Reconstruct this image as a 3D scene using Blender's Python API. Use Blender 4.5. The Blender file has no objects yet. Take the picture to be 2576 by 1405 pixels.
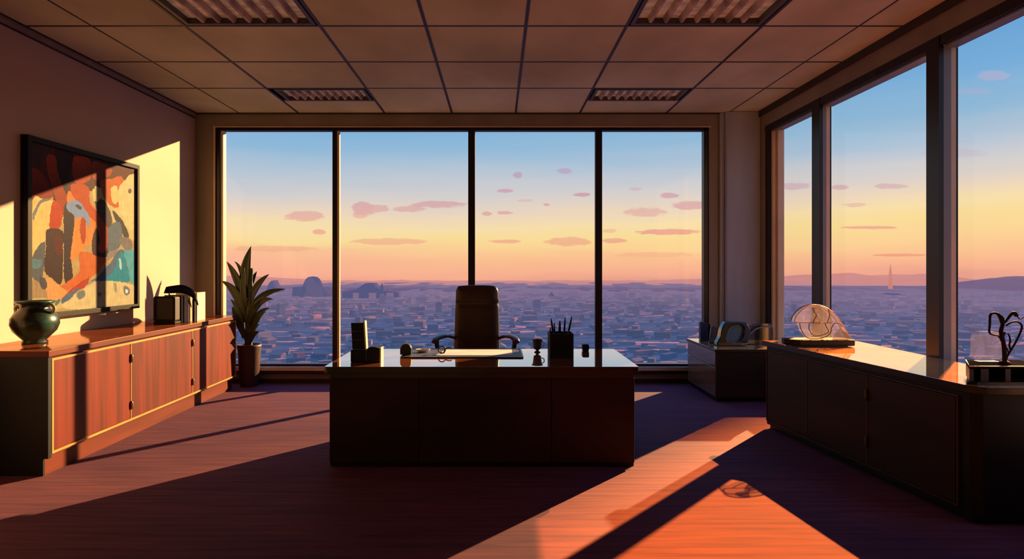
import bpy, bmesh, math, random
from mathutils import Vector, Matrix, noise as mn
PI = math.pi
random.seed(11)
C = bpy.context.scene.collection
EYE = 1.45; F = 1450.0
BACK = 7.15; LEFT = -3.757; RIGHT = 3.22; CEIL = 3.34

# ------------------------------------------------------------------ colours and materials
def lin(c):
    return tuple((x/255/12.92 if x/255 <= .04045 else ((x/255+.055)/1.055)**2.4) for x in c)

def new_mat(name):
    m = bpy.data.materials.new(name); m.use_nodes = True
    nt = m.node_tree; nt.nodes.clear()
    out = nt.nodes.new('ShaderNodeOutputMaterial')
    return m, nt, out

def N(nt, t, **kw):
    n = nt.nodes.new(t)
    for k, v in kw.items(): setattr(n, k, v)
    return n

def S(nt, sock, v):
    if hasattr(v, 'links') or isinstance(v, bpy.types.NodeSocket): nt.links.new(v, sock)
    else: sock.default_value = v

def math_(nt, op, a, b=None, c=None, clamp=False):
    n = N(nt, 'ShaderNodeMath', operation=op); n.use_clamp = clamp
    S(nt, n.inputs[0], a)
    if b is not None: S(nt, n.inputs[1], b)
    if c is not None: S(nt, n.inputs[2], c)
    return n.outputs[0]

def mixc(nt, f, a, b):
    n = N(nt, 'ShaderNodeMix', data_type='RGBA')
    S(nt, n.inputs[0], f)
    S(nt, n.inputs[6], a if isinstance(a, bpy.types.NodeSocket) else (*a[:3], 1))
    S(nt, n.inputs[7], b if isinstance(b, bpy.types.NodeSocket) else (*b[:3], 1))
    return n.outputs[2]

def ramp(nt, fac, stops, interp='LINEAR'):
    n = N(nt, 'ShaderNodeValToRGB'); cr = n.color_ramp; cr.interpolation = interp
    while len(cr.elements) < len(stops): cr.elements.new(.5)
    for e, (p, c) in zip(cr.elements, stops):
        e.position = p; e.color = (*c[:3], 1)
    S(nt, n.inputs[0], fac)
    return n.outputs[0]

def noise_(nt, scale3, detail=3, rough=.5, coord='Object', scale=1.0, dist=0.0):
    tc = N(nt, 'ShaderNodeTexCoord'); mp = N(nt, 'ShaderNodeMapping')
    mp.inputs['Scale'].default_value = scale3
    nt.links.new(tc.outputs[coord], mp.inputs[0])
    n = N(nt, 'ShaderNodeTexNoise')
    n.inputs['Scale'].default_value = scale; n.inputs['Detail'].default_value = detail
    n.inputs['Roughness'].default_value = rough; n.inputs['Distortion'].default_value = dist
    nt.links.new(mp.outputs[0], n.inputs['Vector'])
    return n.outputs[0]

MATS = {}
def pmat(name, col, rough=.5, metal=0, col2=None, grain=(6, 6, 6), detail=3, lo=.35, hi=.65, spec=.5,
         bump=0, coat=0, ior=1.45, bscale=None):
    """Principled with a two-tone procedural grain."""
    m, nt, out = new_mat(name)
    p = N(nt, 'ShaderNodeBsdfPrincipled')
    c1 = lin(col); c2 = lin(col2) if col2 else tuple(x*.8 for x in c1)
    f = noise_(nt, grain, detail)
    col_ = ramp(nt, f, [(lo, c2), (hi, c1)])
    nt.links.new(col_, p.inputs['Base Color'])
    p.inputs['Roughness'].default_value = rough; p.inputs['Metallic'].default_value = metal
    p.inputs['Specular IOR Level'].default_value = spec; p.inputs['IOR'].default_value = ior
    p.inputs['Coat Weight'].default_value = coat; p.inputs['Coat Roughness'].default_value = .05
    if bump:
        b = N(nt, 'ShaderNodeBump'); b.inputs['Strength'].default_value = bump
        b.inputs['Distance'].default_value = .01
        nt.links.new(noise_(nt, bscale or grain, 2), b.inputs['Height'])
        nt.links.new(b.outputs[0], p.inputs['Normal'])
    nt.links.new(p.outputs[0], out.inputs[0])
    MATS[name] = m
    return m

def polished(name, col, refl, fac, rough=.03, grain=(4, 4, 4)):
    """lacquered top: strong clear reflection over a wood base."""
    m, nt, out = new_mat(name)
    d = N(nt, 'ShaderNodeBsdfDiffuse'); g = N(nt, 'ShaderNodeBsdfGlossy'); mx = N(nt, 'ShaderNodeMixShader')
    c = lin(col)
    nt.links.new(ramp(nt, noise_(nt, grain, 4), [(.35, tuple(x*.7 for x in c)), (.65, c)]), d.inputs[0])
    g.inputs[0].default_value = (*refl, 1); g.inputs['Roughness'].default_value = rough
    lw = N(nt, 'ShaderNodeLayerWeight'); lw.inputs[0].default_value = .5
    # grazing views mirror more than steep ones, as lacquer does
    k = math_(nt, 'POWER', lw.outputs['Facing'], 1.4)
    nt.links.new(math_(nt, 'MULTIPLY', k, fac), mx.inputs[0])
    nt.links.new(d.outputs[0], mx.inputs[1]); nt.links.new(g.outputs[0], mx.inputs[2])
    nt.links.new(mx.outputs[0], out.inputs[0])
    return m

def glass_mat(name, tint, fac, rough=0.0, edge=0.0, milk=0):
    m, nt, out = new_mat(name)
    t = N(nt, 'ShaderNodeBsdfTransparent'); g = N(nt, 'ShaderNodeBsdfGlossy'); mx = N(nt, 'ShaderNodeMixShader')
    g.inputs['Roughness'].default_value = rough
    lw = N(nt, 'ShaderNodeLayerWeight'); lw.inputs[0].default_value = .5
    fz = math_(nt, 'POWER', lw.outputs['Facing'], 3.0)
    nt.links.new(math_(nt, 'MULTIPLY_ADD', fz, edge, fac, clamp=True), mx.inputs[0])
    nz = noise_(nt, (3, 3, 3), 1)
    nt.links.new(ramp(nt, nz, [(.3, tint), (.7, tuple(min(1, x*1.02) for x in tint))]), t.inputs[0])
    nt.links.new(t.outputs[0], mx.inputs[1]); nt.links.new(g.outputs[0], mx.inputs[2])
    if milk:
        d = N(nt, 'ShaderNodeBsdfTranslucent'); d2 = N(nt, 'ShaderNodeBsdfDiffuse'); m2 = N(nt, 'ShaderNodeMixShader'); m3 = N(nt, 'ShaderNodeMixShader')
        d.inputs[0].default_value = (.8, .76, .72, 1); d2.inputs[0].default_value = (.8, .76, .72, 1); m3.inputs[0].default_value = .5
        nt.links.new(d.outputs[0], m3.inputs[1]); nt.links.new(d2.outputs[0], m3.inputs[2]); m2.inputs[0].default_value = milk
        nt.links.new(mx.outputs[0], m2.inputs[1]); nt.links.new(m3.outputs[0], m2.inputs[2]); mx = m2
    nt.links.new(mx.outputs[0], out.inputs[0])
    return m

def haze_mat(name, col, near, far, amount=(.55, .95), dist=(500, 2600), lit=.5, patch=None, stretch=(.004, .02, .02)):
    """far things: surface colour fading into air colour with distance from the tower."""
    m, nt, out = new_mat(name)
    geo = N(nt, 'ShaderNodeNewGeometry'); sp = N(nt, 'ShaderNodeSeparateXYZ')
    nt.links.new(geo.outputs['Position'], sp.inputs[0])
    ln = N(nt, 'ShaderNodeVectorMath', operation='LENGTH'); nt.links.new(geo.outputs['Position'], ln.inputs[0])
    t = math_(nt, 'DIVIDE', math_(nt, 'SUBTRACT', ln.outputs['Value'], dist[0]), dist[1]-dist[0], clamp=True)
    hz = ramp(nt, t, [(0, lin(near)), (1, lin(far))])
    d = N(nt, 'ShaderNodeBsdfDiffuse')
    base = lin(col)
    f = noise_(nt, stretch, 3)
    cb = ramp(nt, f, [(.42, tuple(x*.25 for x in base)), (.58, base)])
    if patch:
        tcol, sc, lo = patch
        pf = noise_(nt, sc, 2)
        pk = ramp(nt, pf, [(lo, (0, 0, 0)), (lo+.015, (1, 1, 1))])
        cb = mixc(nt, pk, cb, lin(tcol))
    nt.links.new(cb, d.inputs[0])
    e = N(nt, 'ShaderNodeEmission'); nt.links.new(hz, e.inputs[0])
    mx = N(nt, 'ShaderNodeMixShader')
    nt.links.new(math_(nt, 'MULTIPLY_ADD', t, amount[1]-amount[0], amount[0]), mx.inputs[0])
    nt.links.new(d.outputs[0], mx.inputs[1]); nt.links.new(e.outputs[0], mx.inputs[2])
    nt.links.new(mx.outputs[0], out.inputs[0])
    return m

# ------------------------------------------------------------------ mesh collector
ORG = {}
class MB:
    def __init__(self, M=None): self.v = []; self.f = []; self.mi = []; self.M = M; self.k = 0; self.sm = []
    def _add(self, vs, fs, smooth=False, M=None):
        o = len(self.v)
        for p in vs:
            p = Vector(p)
            if M is not None: p = M @ p
            if self.M is not None: p = self.M @ p
            self.v.append(p)
        for f in fs:
            self.f.append(tuple(i+o for i in f)); self.mi.append(self.k); self.sm.append(smooth)
    def box(self, x0, x1, y0, y1, z0, z1, M=None):
        vs = [(x, y, z) for x in (x0, x1) for y in (y0, y1) for z in (z0, z1)]
        self._add(vs, [(0, 1, 3, 2), (4, 6, 7, 5), (0, 4, 5, 1), (2, 3, 7, 6), (0, 2, 6, 4), (1, 5, 7, 3)], M=M); return self
    def prism(self, pts, axis, a, b, smooth=False, M=None):
        """pts 2D outline, extruded along axis from a to b."""
        def P(p, t):
            return {'x': (t, p[0], p[1]), 'y': (p[0], t, p[1]), 'z': (p[0], p[1], t)}[axis]
        n = len(pts)
        vs = [P(p, a) for p in pts]+[P(p, b) for p in pts]
        fs = [tuple(range(n))[::-1], tuple(range(n, 2*n))]
        self._add(vs, fs, M=M)
        o = len(self.v)-2*n
        for i in range(n):
            j = (i+1) % n
            self.f.append((o+i, o+j, o+n+j, o+n+i)); self.mi.append(self.k); self.sm.append(smooth)
        return self
    def ring(self, outer, inner, axis, a, b, M=None):
        """frame between two outlines of equal count."""
        def P(p, t):
            return {'x': (t, p[0], p[1]), 'y': (p[0], t, p[1]), 'z': (p[0], p[1], t)}[axis]
        n = len(outer)
        vs = [P(p, a) for p in outer]+[P(p, a) for p in inner]+[P(p, b) for p in outer]+[P(p, b) for p in inner]
        fs = []
        for i in range(n):
            j = (i+1) % n
            fs += [(i, j, n+j, n+i), (2*n+i, 3*n+i, 3*n+j, 2*n+j), (i, 2*n+i, 2*n+j, j), (n+i, n+j, 3*n+j, 3*n+i)]
        self._add(vs, fs, M=M); return self
    def lathe(self, prof, c=(0, 0, 0), seg=32, M=None, close=True):
        vs = []; fs = []; n = len(prof)
        for k in range(seg):
            a = 2*PI*k/seg
            for r, z in prof: vs.append((c[0]+r*math.cos(a), c[1]+r*math.sin(a), c[2]+z))
        for k in range(seg):
            l = (k+1) % seg
            for i in range(n-1): fs.append((k*n+i, l*n+i, l*n+i+1, k*n+i+1))
        if close:
            fs.append(tuple(k*n for k in range(seg))[::-1]); fs.append(tuple(k*n+n-1 for k in range(seg)))
        self._add(vs, fs, smooth=True, M=M); return self
    def tube(self, pts, rad, seg=10, flat=1.0, M=None):
        pts = [Vector(p) for p in pts]; n = len(pts)
        if not hasattr(rad, '__len__'): rad = [rad]*n
        vs = []; fs = []
        up = Vector((0, 0, 1)); prev = None
        for i, p in enumerate(pts):
            t = (pts[min(i+1, n-1)]-pts[max(i-1, 0)]).normalized()
            if prev is None:
                a = t.cross(up)
                if a.length < .1: a = t.cross(Vector((1, 0, 0)))
            else: a = prev-t*prev.dot(t)
            a.normalize(); prev = a; b = t.cross(a)
            for k in range(seg):
                w = 2*PI*k/seg
                vs.append(p+a*rad[i]*math.cos(w)+b*rad[i]*flat*math.sin(w))
        for i in range(n-1):
            for k in range(seg):
                l = (k+1) % seg
                fs.append((i*seg+k, i*seg+l, (i+1)*seg+l, (i+1)*seg+k))
        fs.append(tuple(range(seg))[::-1]); fs.append(tuple(range((n-1)*seg, n*seg)))
        self._add(vs, fs, smooth=True, M=M); return self
    def build(self, name, mat, parent=None, org=None, bevel=0, bseg=2, subsurf=0):
        if parent is not None: o0 = ORG.get(parent.name, Vector((0, 0, 0)))
        else: o0 = Vector(org) if org is not None else Vector((0, 0, 0))
        me = bpy.data.meshes.new(name)
        me.from_pydata([tuple(p-o0) for p in self.v], [], self.f)
        for m in (mat if isinstance(mat, (list, tuple)) else [mat]): me.materials.append(m)
        me.polygons.foreach_set('material_index', self.mi)
        me.polygons.foreach_set('use_smooth', self.sm)
        bm = bmesh.new(); bm.from_mesh(me); bmesh.ops.recalc_face_normals(bm, faces=bm.faces); bm.to_mesh(me); bm.free()
        ob = bpy.data.objects.new(name, me); C.objects.link(ob)
        if parent is not None: ob.parent = parent
        else: ob.location = o0
        ORG[ob.name] = o0
        if bevel:
            b = ob.modifiers.new('bevel', 'BEVEL'); b.width = bevel; b.segments = bseg; b.limit_method = 'ANGLE'
            b.angle_limit = math.radians(40)
        if subsurf:
            s = ob.modifiers.new('sub', 'SUBSURF'); s.levels = subsurf; s.render_levels = subsurf
        return ob

def thing(name, label, cat, loc, group=None):
    o = bpy.data.objects.new(name, None); C.objects.link(o)
    o.empty_display_size = .1; o.location = loc
    ORG[o.name] = Vector(loc)
    o['label'] = label; o['category'] = cat
    if group: o['group'] = group
    return o
def tag(o, label, cat, group=None, kind=None):
    o['label'] = label; o['category'] = cat
    if group: o['group'] = group
    if kind: o['kind'] = kind
    return o
def struct(o, label=None, cat=None):
    o['kind'] = 'structure'
    if label: o['label'] = label
    if cat: o['category'] = cat
    return o
def rrect(x0, x1, z0, z1, r, n=6):
    pts = []
    for cx, cz, a0 in ((x1-r, z1-r, 0), (x0+r, z1-r, 90), (x0+r, z0+r, 180), (x1-r, z0+r, 270)):
        for i in range(n+1):
            a = math.radians(a0+90*i/n); pts.append((cx+r*math.cos(a), cz+r*math.sin(a)))
    return pts
def ell(cx, cz, a, b, n=32, p=2.0):
    out = []
    for i in range(n):
        t = 2*PI*i/n; c, s = math.cos(t), math.sin(t)
        out.append((cx+a*math.copysign(abs(c)**(2/p), c), cz+b*math.copysign(abs(s)**(2/p), s)))
    return out
def spline(pts, n=8, closed=False):
    pts = [Vector(p) for p in pts]; out = []; L = len(pts)
    rng = L if closed else L-1
    for i in range(rng):
        g = (lambda k: pts[k % L]) if closed else (lambda k: pts[min(max(k, 0), L-1)])
        p0, p1, p2, p3 = g(i-1), g(i), g(i+1), g(i+2)
        for k in range(n):
            t = k/n
            out.append(.5*((2*p1)+(p2-p0)*t+(2*p0-5*p1+4*p2-p3)*t*t+(3*p1-p0-3*p2+p3)*t**3))
    if not closed: out.append(pts[-1])
    return out

# ------------------------------------------------------------------ materials
M = {}
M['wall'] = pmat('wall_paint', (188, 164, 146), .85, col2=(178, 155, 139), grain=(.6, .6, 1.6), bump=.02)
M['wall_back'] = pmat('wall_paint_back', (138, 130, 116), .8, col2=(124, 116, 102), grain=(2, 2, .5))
M['column'] = pmat('column_paint', (160, 168, 182), .7, col2=(144, 152, 166), grain=(3, 3, .4))
M['ceil'] = pmat('ceiling_tile', (200, 198, 166), .9, col2=(168, 164, 136), grain=(1.1, .7, 1), detail=4)
M['ceil2'] = pmat('ceiling_tile_edge', (180, 150, 134), .9, col2=(160, 130, 116), grain=(1.1, .7, 1))
M['grid'] = pmat('ceiling_grid_metal', (52, 42, 36), .5)
M['cornice'] = pmat('cornice_paint', (128, 108, 96), .7)
M['cornice_dark'] = pmat('cornice_line', (52, 44, 40), .7)
M['frame'] = pmat('window_frame_dark', (34, 34, 38), .35, metal=.3, grain=(2, 2, 2))
M['frame_lt'] = pmat('window_frame_inner', (214, 184, 148), .4, metal=0, grain=(2, 2, 2))
M['post'] = pmat('window_post_grey', (126, 126, 124), .45, metal=.1, grain=(2, 2, .6))
M['sill'] = pmat('sill_light', (236, 226, 206), .35)
M['base'] = pmat('baseboard_dark', (44, 36, 32), .5)
M['pane'] = glass_mat('window_glass', (1, 1, 1), .012, edge=.12)
M['wood_dark'] = pmat('wood_dark', (54, 32, 26), .5, col2=(28, 19, 20), grain=(.9, .9, 3), detail=5, lo=.3, hi=.7, spec=.25)
M['wood_black'] = pmat('wood_black', (17, 21, 28), .5, col2=(11, 13, 19), grain=(2, 2, 1), spec=.3)
M['wood_edge'] = pmat('wood_edge_dark', (34, 29, 29), .3, col2=(24, 20, 21), grain=(1, 6, 6))
M['wood_red'] = pmat('wood_red', (108, 35, 19), .5, col2=(78, 26, 16), grain=(14, 14, .7), detail=3, lo=.38, hi=.62, spec=.25)
M['wood_rim'] = pmat('wood_rim_red', (98, 38, 23), .5, col2=(78, 30, 19), grain=(1, 1, 12), spec=.25)
M['brass'] = pmat('brass_inlay', (196, 138, 76), .45, metal=.2, col2=(180, 124, 66))
M['brass_dull'] = pmat('dull_bronze_line', (104, 72, 46), .45, metal=.3)
M['chrome'] = pmat('hinge_metal', (190, 170, 150), .25, metal=.9)
M['desk_top'] = polished('desk_top_lacquer', (150, 84, 52), (1.3, 1.2, 1.12), .92, .02)
M['cab_top'] = polished('cabinet_top_lacquer', (205, 150, 100), (1.35, 1.12, .80), .88, .02)
M['side_top'] = polished('sideboard_top_lacquer', (124, 62, 38), (.95, .75, .6), .5, .08, (1, 6, 6))
M['leather'] = pmat('chair_leather', (58, 34, 28), .42, col2=(46, 27, 23), grain=(5, 5, 5), bump=.05, bscale=(60, 60, 60))
M['chair_metal'] = pmat('chair_metal', (40, 36, 36), .3, metal=.6)
M['arm'] = pmat('chair_arm_pad', (70, 46, 36), .35)
M['black'] = pmat('black_plastic', (24, 25, 30), .35, col2=(18, 19, 24))
M['navy'] = pmat('navy_plastic', (22, 27, 40), .5, col2=(17, 21, 33), spec=.25)
M['cream'] = pmat('cream_edge', (226, 200, 168), .5)
M['paper'] = pmat('white_paper', (226, 222, 220), .7)
M['white'] = pmat('white_porcelain', (250, 250, 252), .3)
M['blotter'] = pmat('blotter_grey', (84, 80, 88), .5, col2=(76, 73, 80), spec=.3)
M['clay'] = pmat('pot_clay', (74, 48, 38), .5, col2=(58, 38, 32), grain=(3, 3, 3))
M['soil'] = pmat('soil', (40, 30, 22), .95, col2=(24, 18, 14), grain=(40, 40, 40))
M['leaf'] = pmat('leaf_green', (58, 74, 40), .4, col2=(34, 48, 28), grain=(8, 8, 3), lo=.3, hi=.7)
M['stem'] = pmat('stem_green', (66, 72, 40), .5, col2=(44, 50, 30), grain=(10, 10, 3))
M['book_black'] = pmat('book_black', (26, 23, 25), .6, spec=.2)
M['book_grey'] = pmat('book_grey', (58, 50, 50), .6)
M['book_tan'] = pmat('book_tan', (176, 142, 112), .6, col2=(150, 118, 92), grain=(1, 40, 1))
M['book_cream'] = pmat('book_cream', (226, 206, 170), .6)
M['pages'] = pmat('book_pages', (214, 190, 158), .8, col2=(188, 162, 132), grain=(60, 60, 1))
M['ceramic'] = pmat('vase_glaze', (36, 70, 62), .3, col2=(24, 20, 20), grain=(5, 5, 6), lo=.42, hi=.56, coat=.15)
M['ceramic_lt'] = pmat('vase_glaze_pale', (170, 150, 116), .2, col2=(120, 132, 108), grain=(16, 16, 16), coat=.5)
M['dglass'] = glass_mat('sculpture_clear_glass', (.92, .91, .90), .06, .02, edge=.5, milk=.05)
M['dglass2'] = glass_mat('sculpture_smoke_glass', (.66, .64, .63), .12, .03, edge=.6, milk=.04)
M['bglass'] = glass_mat('block_clear_glass', (.76, .84, .95), .12, .02, edge=.6, milk=.03)
M['dark_gloss'] = pmat('dark_gloss', (22, 26, 34), .12, col2=(14, 16, 22), coat=.8)
M['steel_blue'] = pmat('blue_lens', (62, 116, 150), .25, col2=(44, 90, 128), coat=.3)
M['blue_block'] = pmat('blue_block', (44, 58, 100), .4, col2=(36, 48, 84))
M['grey_gloss'] = pmat('grey_gloss', (92, 88, 86), .2, coat=.4)
M['branch'] = pmat('branch_brown', (44, 29, 28), .75, spec=.15, col2=(30, 20, 21), grain=(20, 20, 6))
M['glassrim'] = pmat('sculpture_rim', (92, 58, 44), .3, coat=.4)
M['tray'] = pmat('tray_dark', (26, 28, 34), .9, col2=(20, 21, 26), spec=0)
M['tray_lt'] = pmat('tray_upright', (104, 98, 94), .6, col2=(84, 80, 80), spec=.1)
M['board'] = pmat('stone_board', (36, 33, 32), .6, spec=.2)
M['fixture'] = pmat('fixture_frame', (84, 76, 70), .5)
M['louver'] = pmat('fixture_louver', (205, 186, 166), .5, col2=(130, 112, 100), grain=(5, 5, 5))
M['diff_lt'] = pmat('fixture_diffuser', (245, 224, 190), .5, col2=(176, 150, 124), grain=(5, 14, 1), lo=.4, hi=.6)
M['diff_lt'].node_tree.nodes['Principled BSDF'].inputs['Emission Color'].default_value = (1, .78, .5, 1)
M['diff_lt'].node_tree.nodes['Principled BSDF'].inputs['Emission Strength'].default_value = .04

# carpet
def carpet():
    m, nt, out = new_mat('carpet')
    p = N(nt, 'ShaderNodeBsdfPrincipled'); p.inputs['Roughness'].default_value = .85
    p.inputs['Specular IOR Level'].default_value = .15
    a = ramp(nt, noise_(nt, (1.3, 26, 1), 4, .6), [(.36, (.095, .038, .058)), (.5, (.134, .047, .064)), (.66, (.17, .057, .068))])
    b = ramp(nt, noise_(nt, (.5, .9, 1), 3, .5, dist=.6), [(.35, (.72, .76, .95)), (.65, (1, 1, 1))])
    mx = N(nt, 'ShaderNodeMix', data_type='RGBA', blend_type='MULTIPLY'); mx.inputs[0].default_value = 1
    nt.links.new(a, mx.inputs[6]); nt.links.new(b, mx.inputs[7])
    nt.links.new(mx.outputs[2], p.inputs['Base Color'])
    bp = N(nt, 'ShaderNodeBump'); bp.inputs['Strength'].default_value = .15; bp.inputs['Distance'].default_value = .01
    nt.links.new(noise_(nt, (3, 60, 1), 3), bp.inputs['Height']); nt.links.new(bp.outputs[0], p.inputs['Normal'])
    nt.links.new(p.outputs[0], out.inputs[0])
    return m
M['carpet'] = carpet()

# ------------------------------------------------------------------ the room shell
FRONT = -1.4
HEAD = 3.165; SILL = .20; WT = .24           # back window opening and wall depth
WX0, WX1 = -3.50, 2.625                        # back window opening in x
struct(MB().box(LEFT-.3, RIGHT+.3, FRONT-.2, BACK+WT, -.12, 0).build('floor', M['carpet']),
       'dark carpeted office floor striped with orange sunlight', 'floor')

# ceiling: separate tiles over dark grid bars, one surface
gx = [-3.757, -3.2, -2.465, -1.40, -.567, .222, 1.016, 2.086, 2.85, 3.22]
gy = [7.15, 6.14, 5.345, 4.545, 3.75, 2.95, 2.15, 1.35, .55, -.25, -1.4]
mb = MB(); mb.k = 0
lights = {(2, 3), (6, 3)}
g = .007
for i in range(len(gx)-1):
    for j in range(len(gy)-1):
        x0, x1, y1, y0 = gx[i], gx[i+1], gy[j], gy[j+1]
        if (i, j) in lights: continue
        if (i in (2, 6)) and j == 0:
            mb.box(x0+g, x1-g, 6.62, y1-g, CEIL, CEIL+.03); continue
        mb.box(x0+g, x1-g, y0+g, y1-g, CEIL, CEIL+.03)
mb.k = 1
mb.box(LEFT-.3, RIGHT+.3, FRONT-.2, BACK+WT, CEIL+.16, CEIL+.2)
for x in gx[1:-1]:
    w = .004 if x in (-3.2, 2.85) else .012
    mb.box(x-w, x+w, FRONT, BACK, CEIL-.004, CEIL+.02)
for y in gy[1:-1]: mb.box(LEFT, RIGHT, y-.009, y+.009, CEIL-.0035, CEIL+.02)
mb.box(LEFT, RIGHT, BACK-.03, BACK, CEIL-.012, CEIL)
struct(mb.build('ceiling', [M['ceil'], M['grid']]), 'brown panelled office ceiling with thin dark grid lines', 'ceiling')

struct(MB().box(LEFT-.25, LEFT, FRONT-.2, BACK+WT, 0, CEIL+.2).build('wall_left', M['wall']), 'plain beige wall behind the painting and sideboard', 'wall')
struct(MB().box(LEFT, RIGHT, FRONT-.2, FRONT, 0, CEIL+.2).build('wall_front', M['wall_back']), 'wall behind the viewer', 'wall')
mb = MB()
mb.box(LEFT, WX0, BACK, BACK+WT, 0, CEIL+.2); mb.box(WX1, RIGHT+.1, BACK, BACK+WT, 0, CEIL+.2)
mb.box(WX0, WX1, BACK, BACK+WT, HEAD, CEIL+.2); mb.box(WX0, WX1, BACK, BACK+WT, 0, SILL-.04)
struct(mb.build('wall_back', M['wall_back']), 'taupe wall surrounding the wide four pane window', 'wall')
# right wall: header over the windows, low wall under, solid part near the viewer
RH = 3.13; RS = .42; RD = .14                  # right window head, sill, depth
RY0, RY1 = 2.75, 6.95
mb = MB()
mb.box(RIGHT, RIGHT+RD, RY0, RY1, RH, CEIL+.2); mb.box(RIGHT, RIGHT+RD, RY0, RY1, 0, RS)
mb.box(RIGHT, RIGHT+RD, FRONT-.2, RY0, 0, CEIL+.2); mb.box(RIGHT, RIGHT+RD, RY1, BACK, 0, CEIL+.2)
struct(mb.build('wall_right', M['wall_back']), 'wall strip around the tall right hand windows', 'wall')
# column in the back right corner
mb = MB(); mb.box(2.80, RIGHT, BACK-.10, BACK-.001, 0, CEIL-.001)
mb.box(2.745, 2.80, BACK-.04, BACK-.001, 0, CEIL-.001)
struct(mb.build('trim_3', M['column'], bevel=.01), 'grey boxed column in the corner between the windows', 'column')
# baseboards and cornice
struct(MB().box(LEFT, 2.745, BACK-.02, BACK, 0, .05).build('baseboard_back', M['base']), 'dark baseboard under the back window', 'baseboard')
struct(MB().box(LEFT, LEFT+.015, FRONT, BACK-.02, 0, .08).build('baseboard_left', M['base']), 'dark baseboard along the left wall', 'baseboard')
struct(MB().box(RIGHT-.015, RIGHT, FRONT, BACK-.1, 0, .08).build('baseboard_right', M['base']), 'dark baseboard along the right wall', 'baseboard')
mb = MB(); mb.k = 0
mb.prism([(LEFT, CEIL), (LEFT+.035, CEIL), (LEFT+.03, CEIL-.03), (LEFT+.012, CEIL-.05), (LEFT, CEIL-.055)], 'y', FRONT, BACK-.002)
mb.k = 1
mb.box(LEFT, LEFT+.008, FRONT, BACK-.002, CEIL-.066, CEIL-.055); mb.box(LEFT+.035, LEFT+.044, FRONT, BACK-.002, CEIL-.012, CEIL)
struct(mb.build('trim_1', [M['cornice'], M['cornice_dark']]), 'narrow brown cornice where left wall meets ceiling', 'trim')
mb = MB(); mb.k = 0
mb.box(RIGHT-.02, RIGHT, FRONT, BACK-.1, CEIL-.075, CEIL)
mb.k = 1
mb.box(RIGHT-.03, RIGHT-.02, FRONT, BACK-.1, CEIL-.075, CEIL)
struct(mb.build('trim_2', [M['cornice'], M['cornice_dark']]), 'dark cornice strip above the right hand windows', 'trim')

# ------------------------------------------------------------------ windows
FY0, FY1 = BACK+.02, BACK+.10                  # frame depth range of the back window
win = thing('window_1', 'wide floor to ceiling window of four panes in the back wall', 'window', (0, BACK, 0)); win['kind'] = 'structure'
mb = MB()
mb.box(WX0, WX1, FY0, FY1, HEAD-.035, HEAD); mb.box(WX0, WX1, FY0, FY1, SILL, SILL+.03)
mb.box(WX0, WX0+.045, FY0-.01, FY1, SILL, HEAD); mb.box(WX1-.06, WX1, FY0, FY1, SILL, HEAD)
mb.build('window_frame', M['frame'], win)
mb = MB()                                       # pale reveal lines round the opening
mb.box(WX0-.02, WX0, BACK-.012, FY1, SILL, HEAD+.02); mb.box(WX0, WX1+.02, BACK-.01, BACK+.02, HEAD, HEAD+.014)
mb.box(WX0+.060, WX0+.085, FY0, FY1, SILL+.03, HEAD-.035)
mb.build('window_casing', M['frame_lt'], win)
MUL = [(-2.03, .055, .030), (-.325, .085, 0), (1.258, .085, 0)]
xs = [WX0+.10]
for x, w, l in MUL:
    a = MB(); a.box(x-w/2, x+w/2, FY0+.005, FY1-.02, SILL+.03, HEAD-.035)
    mo = a.build('mullion', M['frame'], win)
    if l:
        b = MB(); b.box(x+w/2+.002, x+w/2+l, FY0+.01, FY1-.025, SILL+.03, HEAD-.035); b.build('mullion_sunlit_strip', M['frame_lt'], mo)  # pale strip puts the sunlight on this mullion's side into its colour
mb = MB(); mb.box(WX0+.04, WX1-.06, FY0+.035, FY0+.04, SILL+.03, HEAD-.035)
edges = [WX0+.06]+[v for x, w, l in MUL for v in (x-w/2, x+w/2)]+[WX1-.06]
for i in range(0, 8, 2):
    MB().box(edges[i], edges[i+1], FY0+.04, FY0+.046, SILL+.03, HEAD-.035).build('pane', M['pane'], win)
MB().box(WX0, WX1, BACK-.035, BACK+.02, SILL-.045, SILL+.0).build('window_sill', M['sill'], win)
MB().box(WX0, WX1, BACK-.03, BACK, SILL-.085, SILL-.046).build('sill_shadow_gap', M['base'], win)

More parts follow.
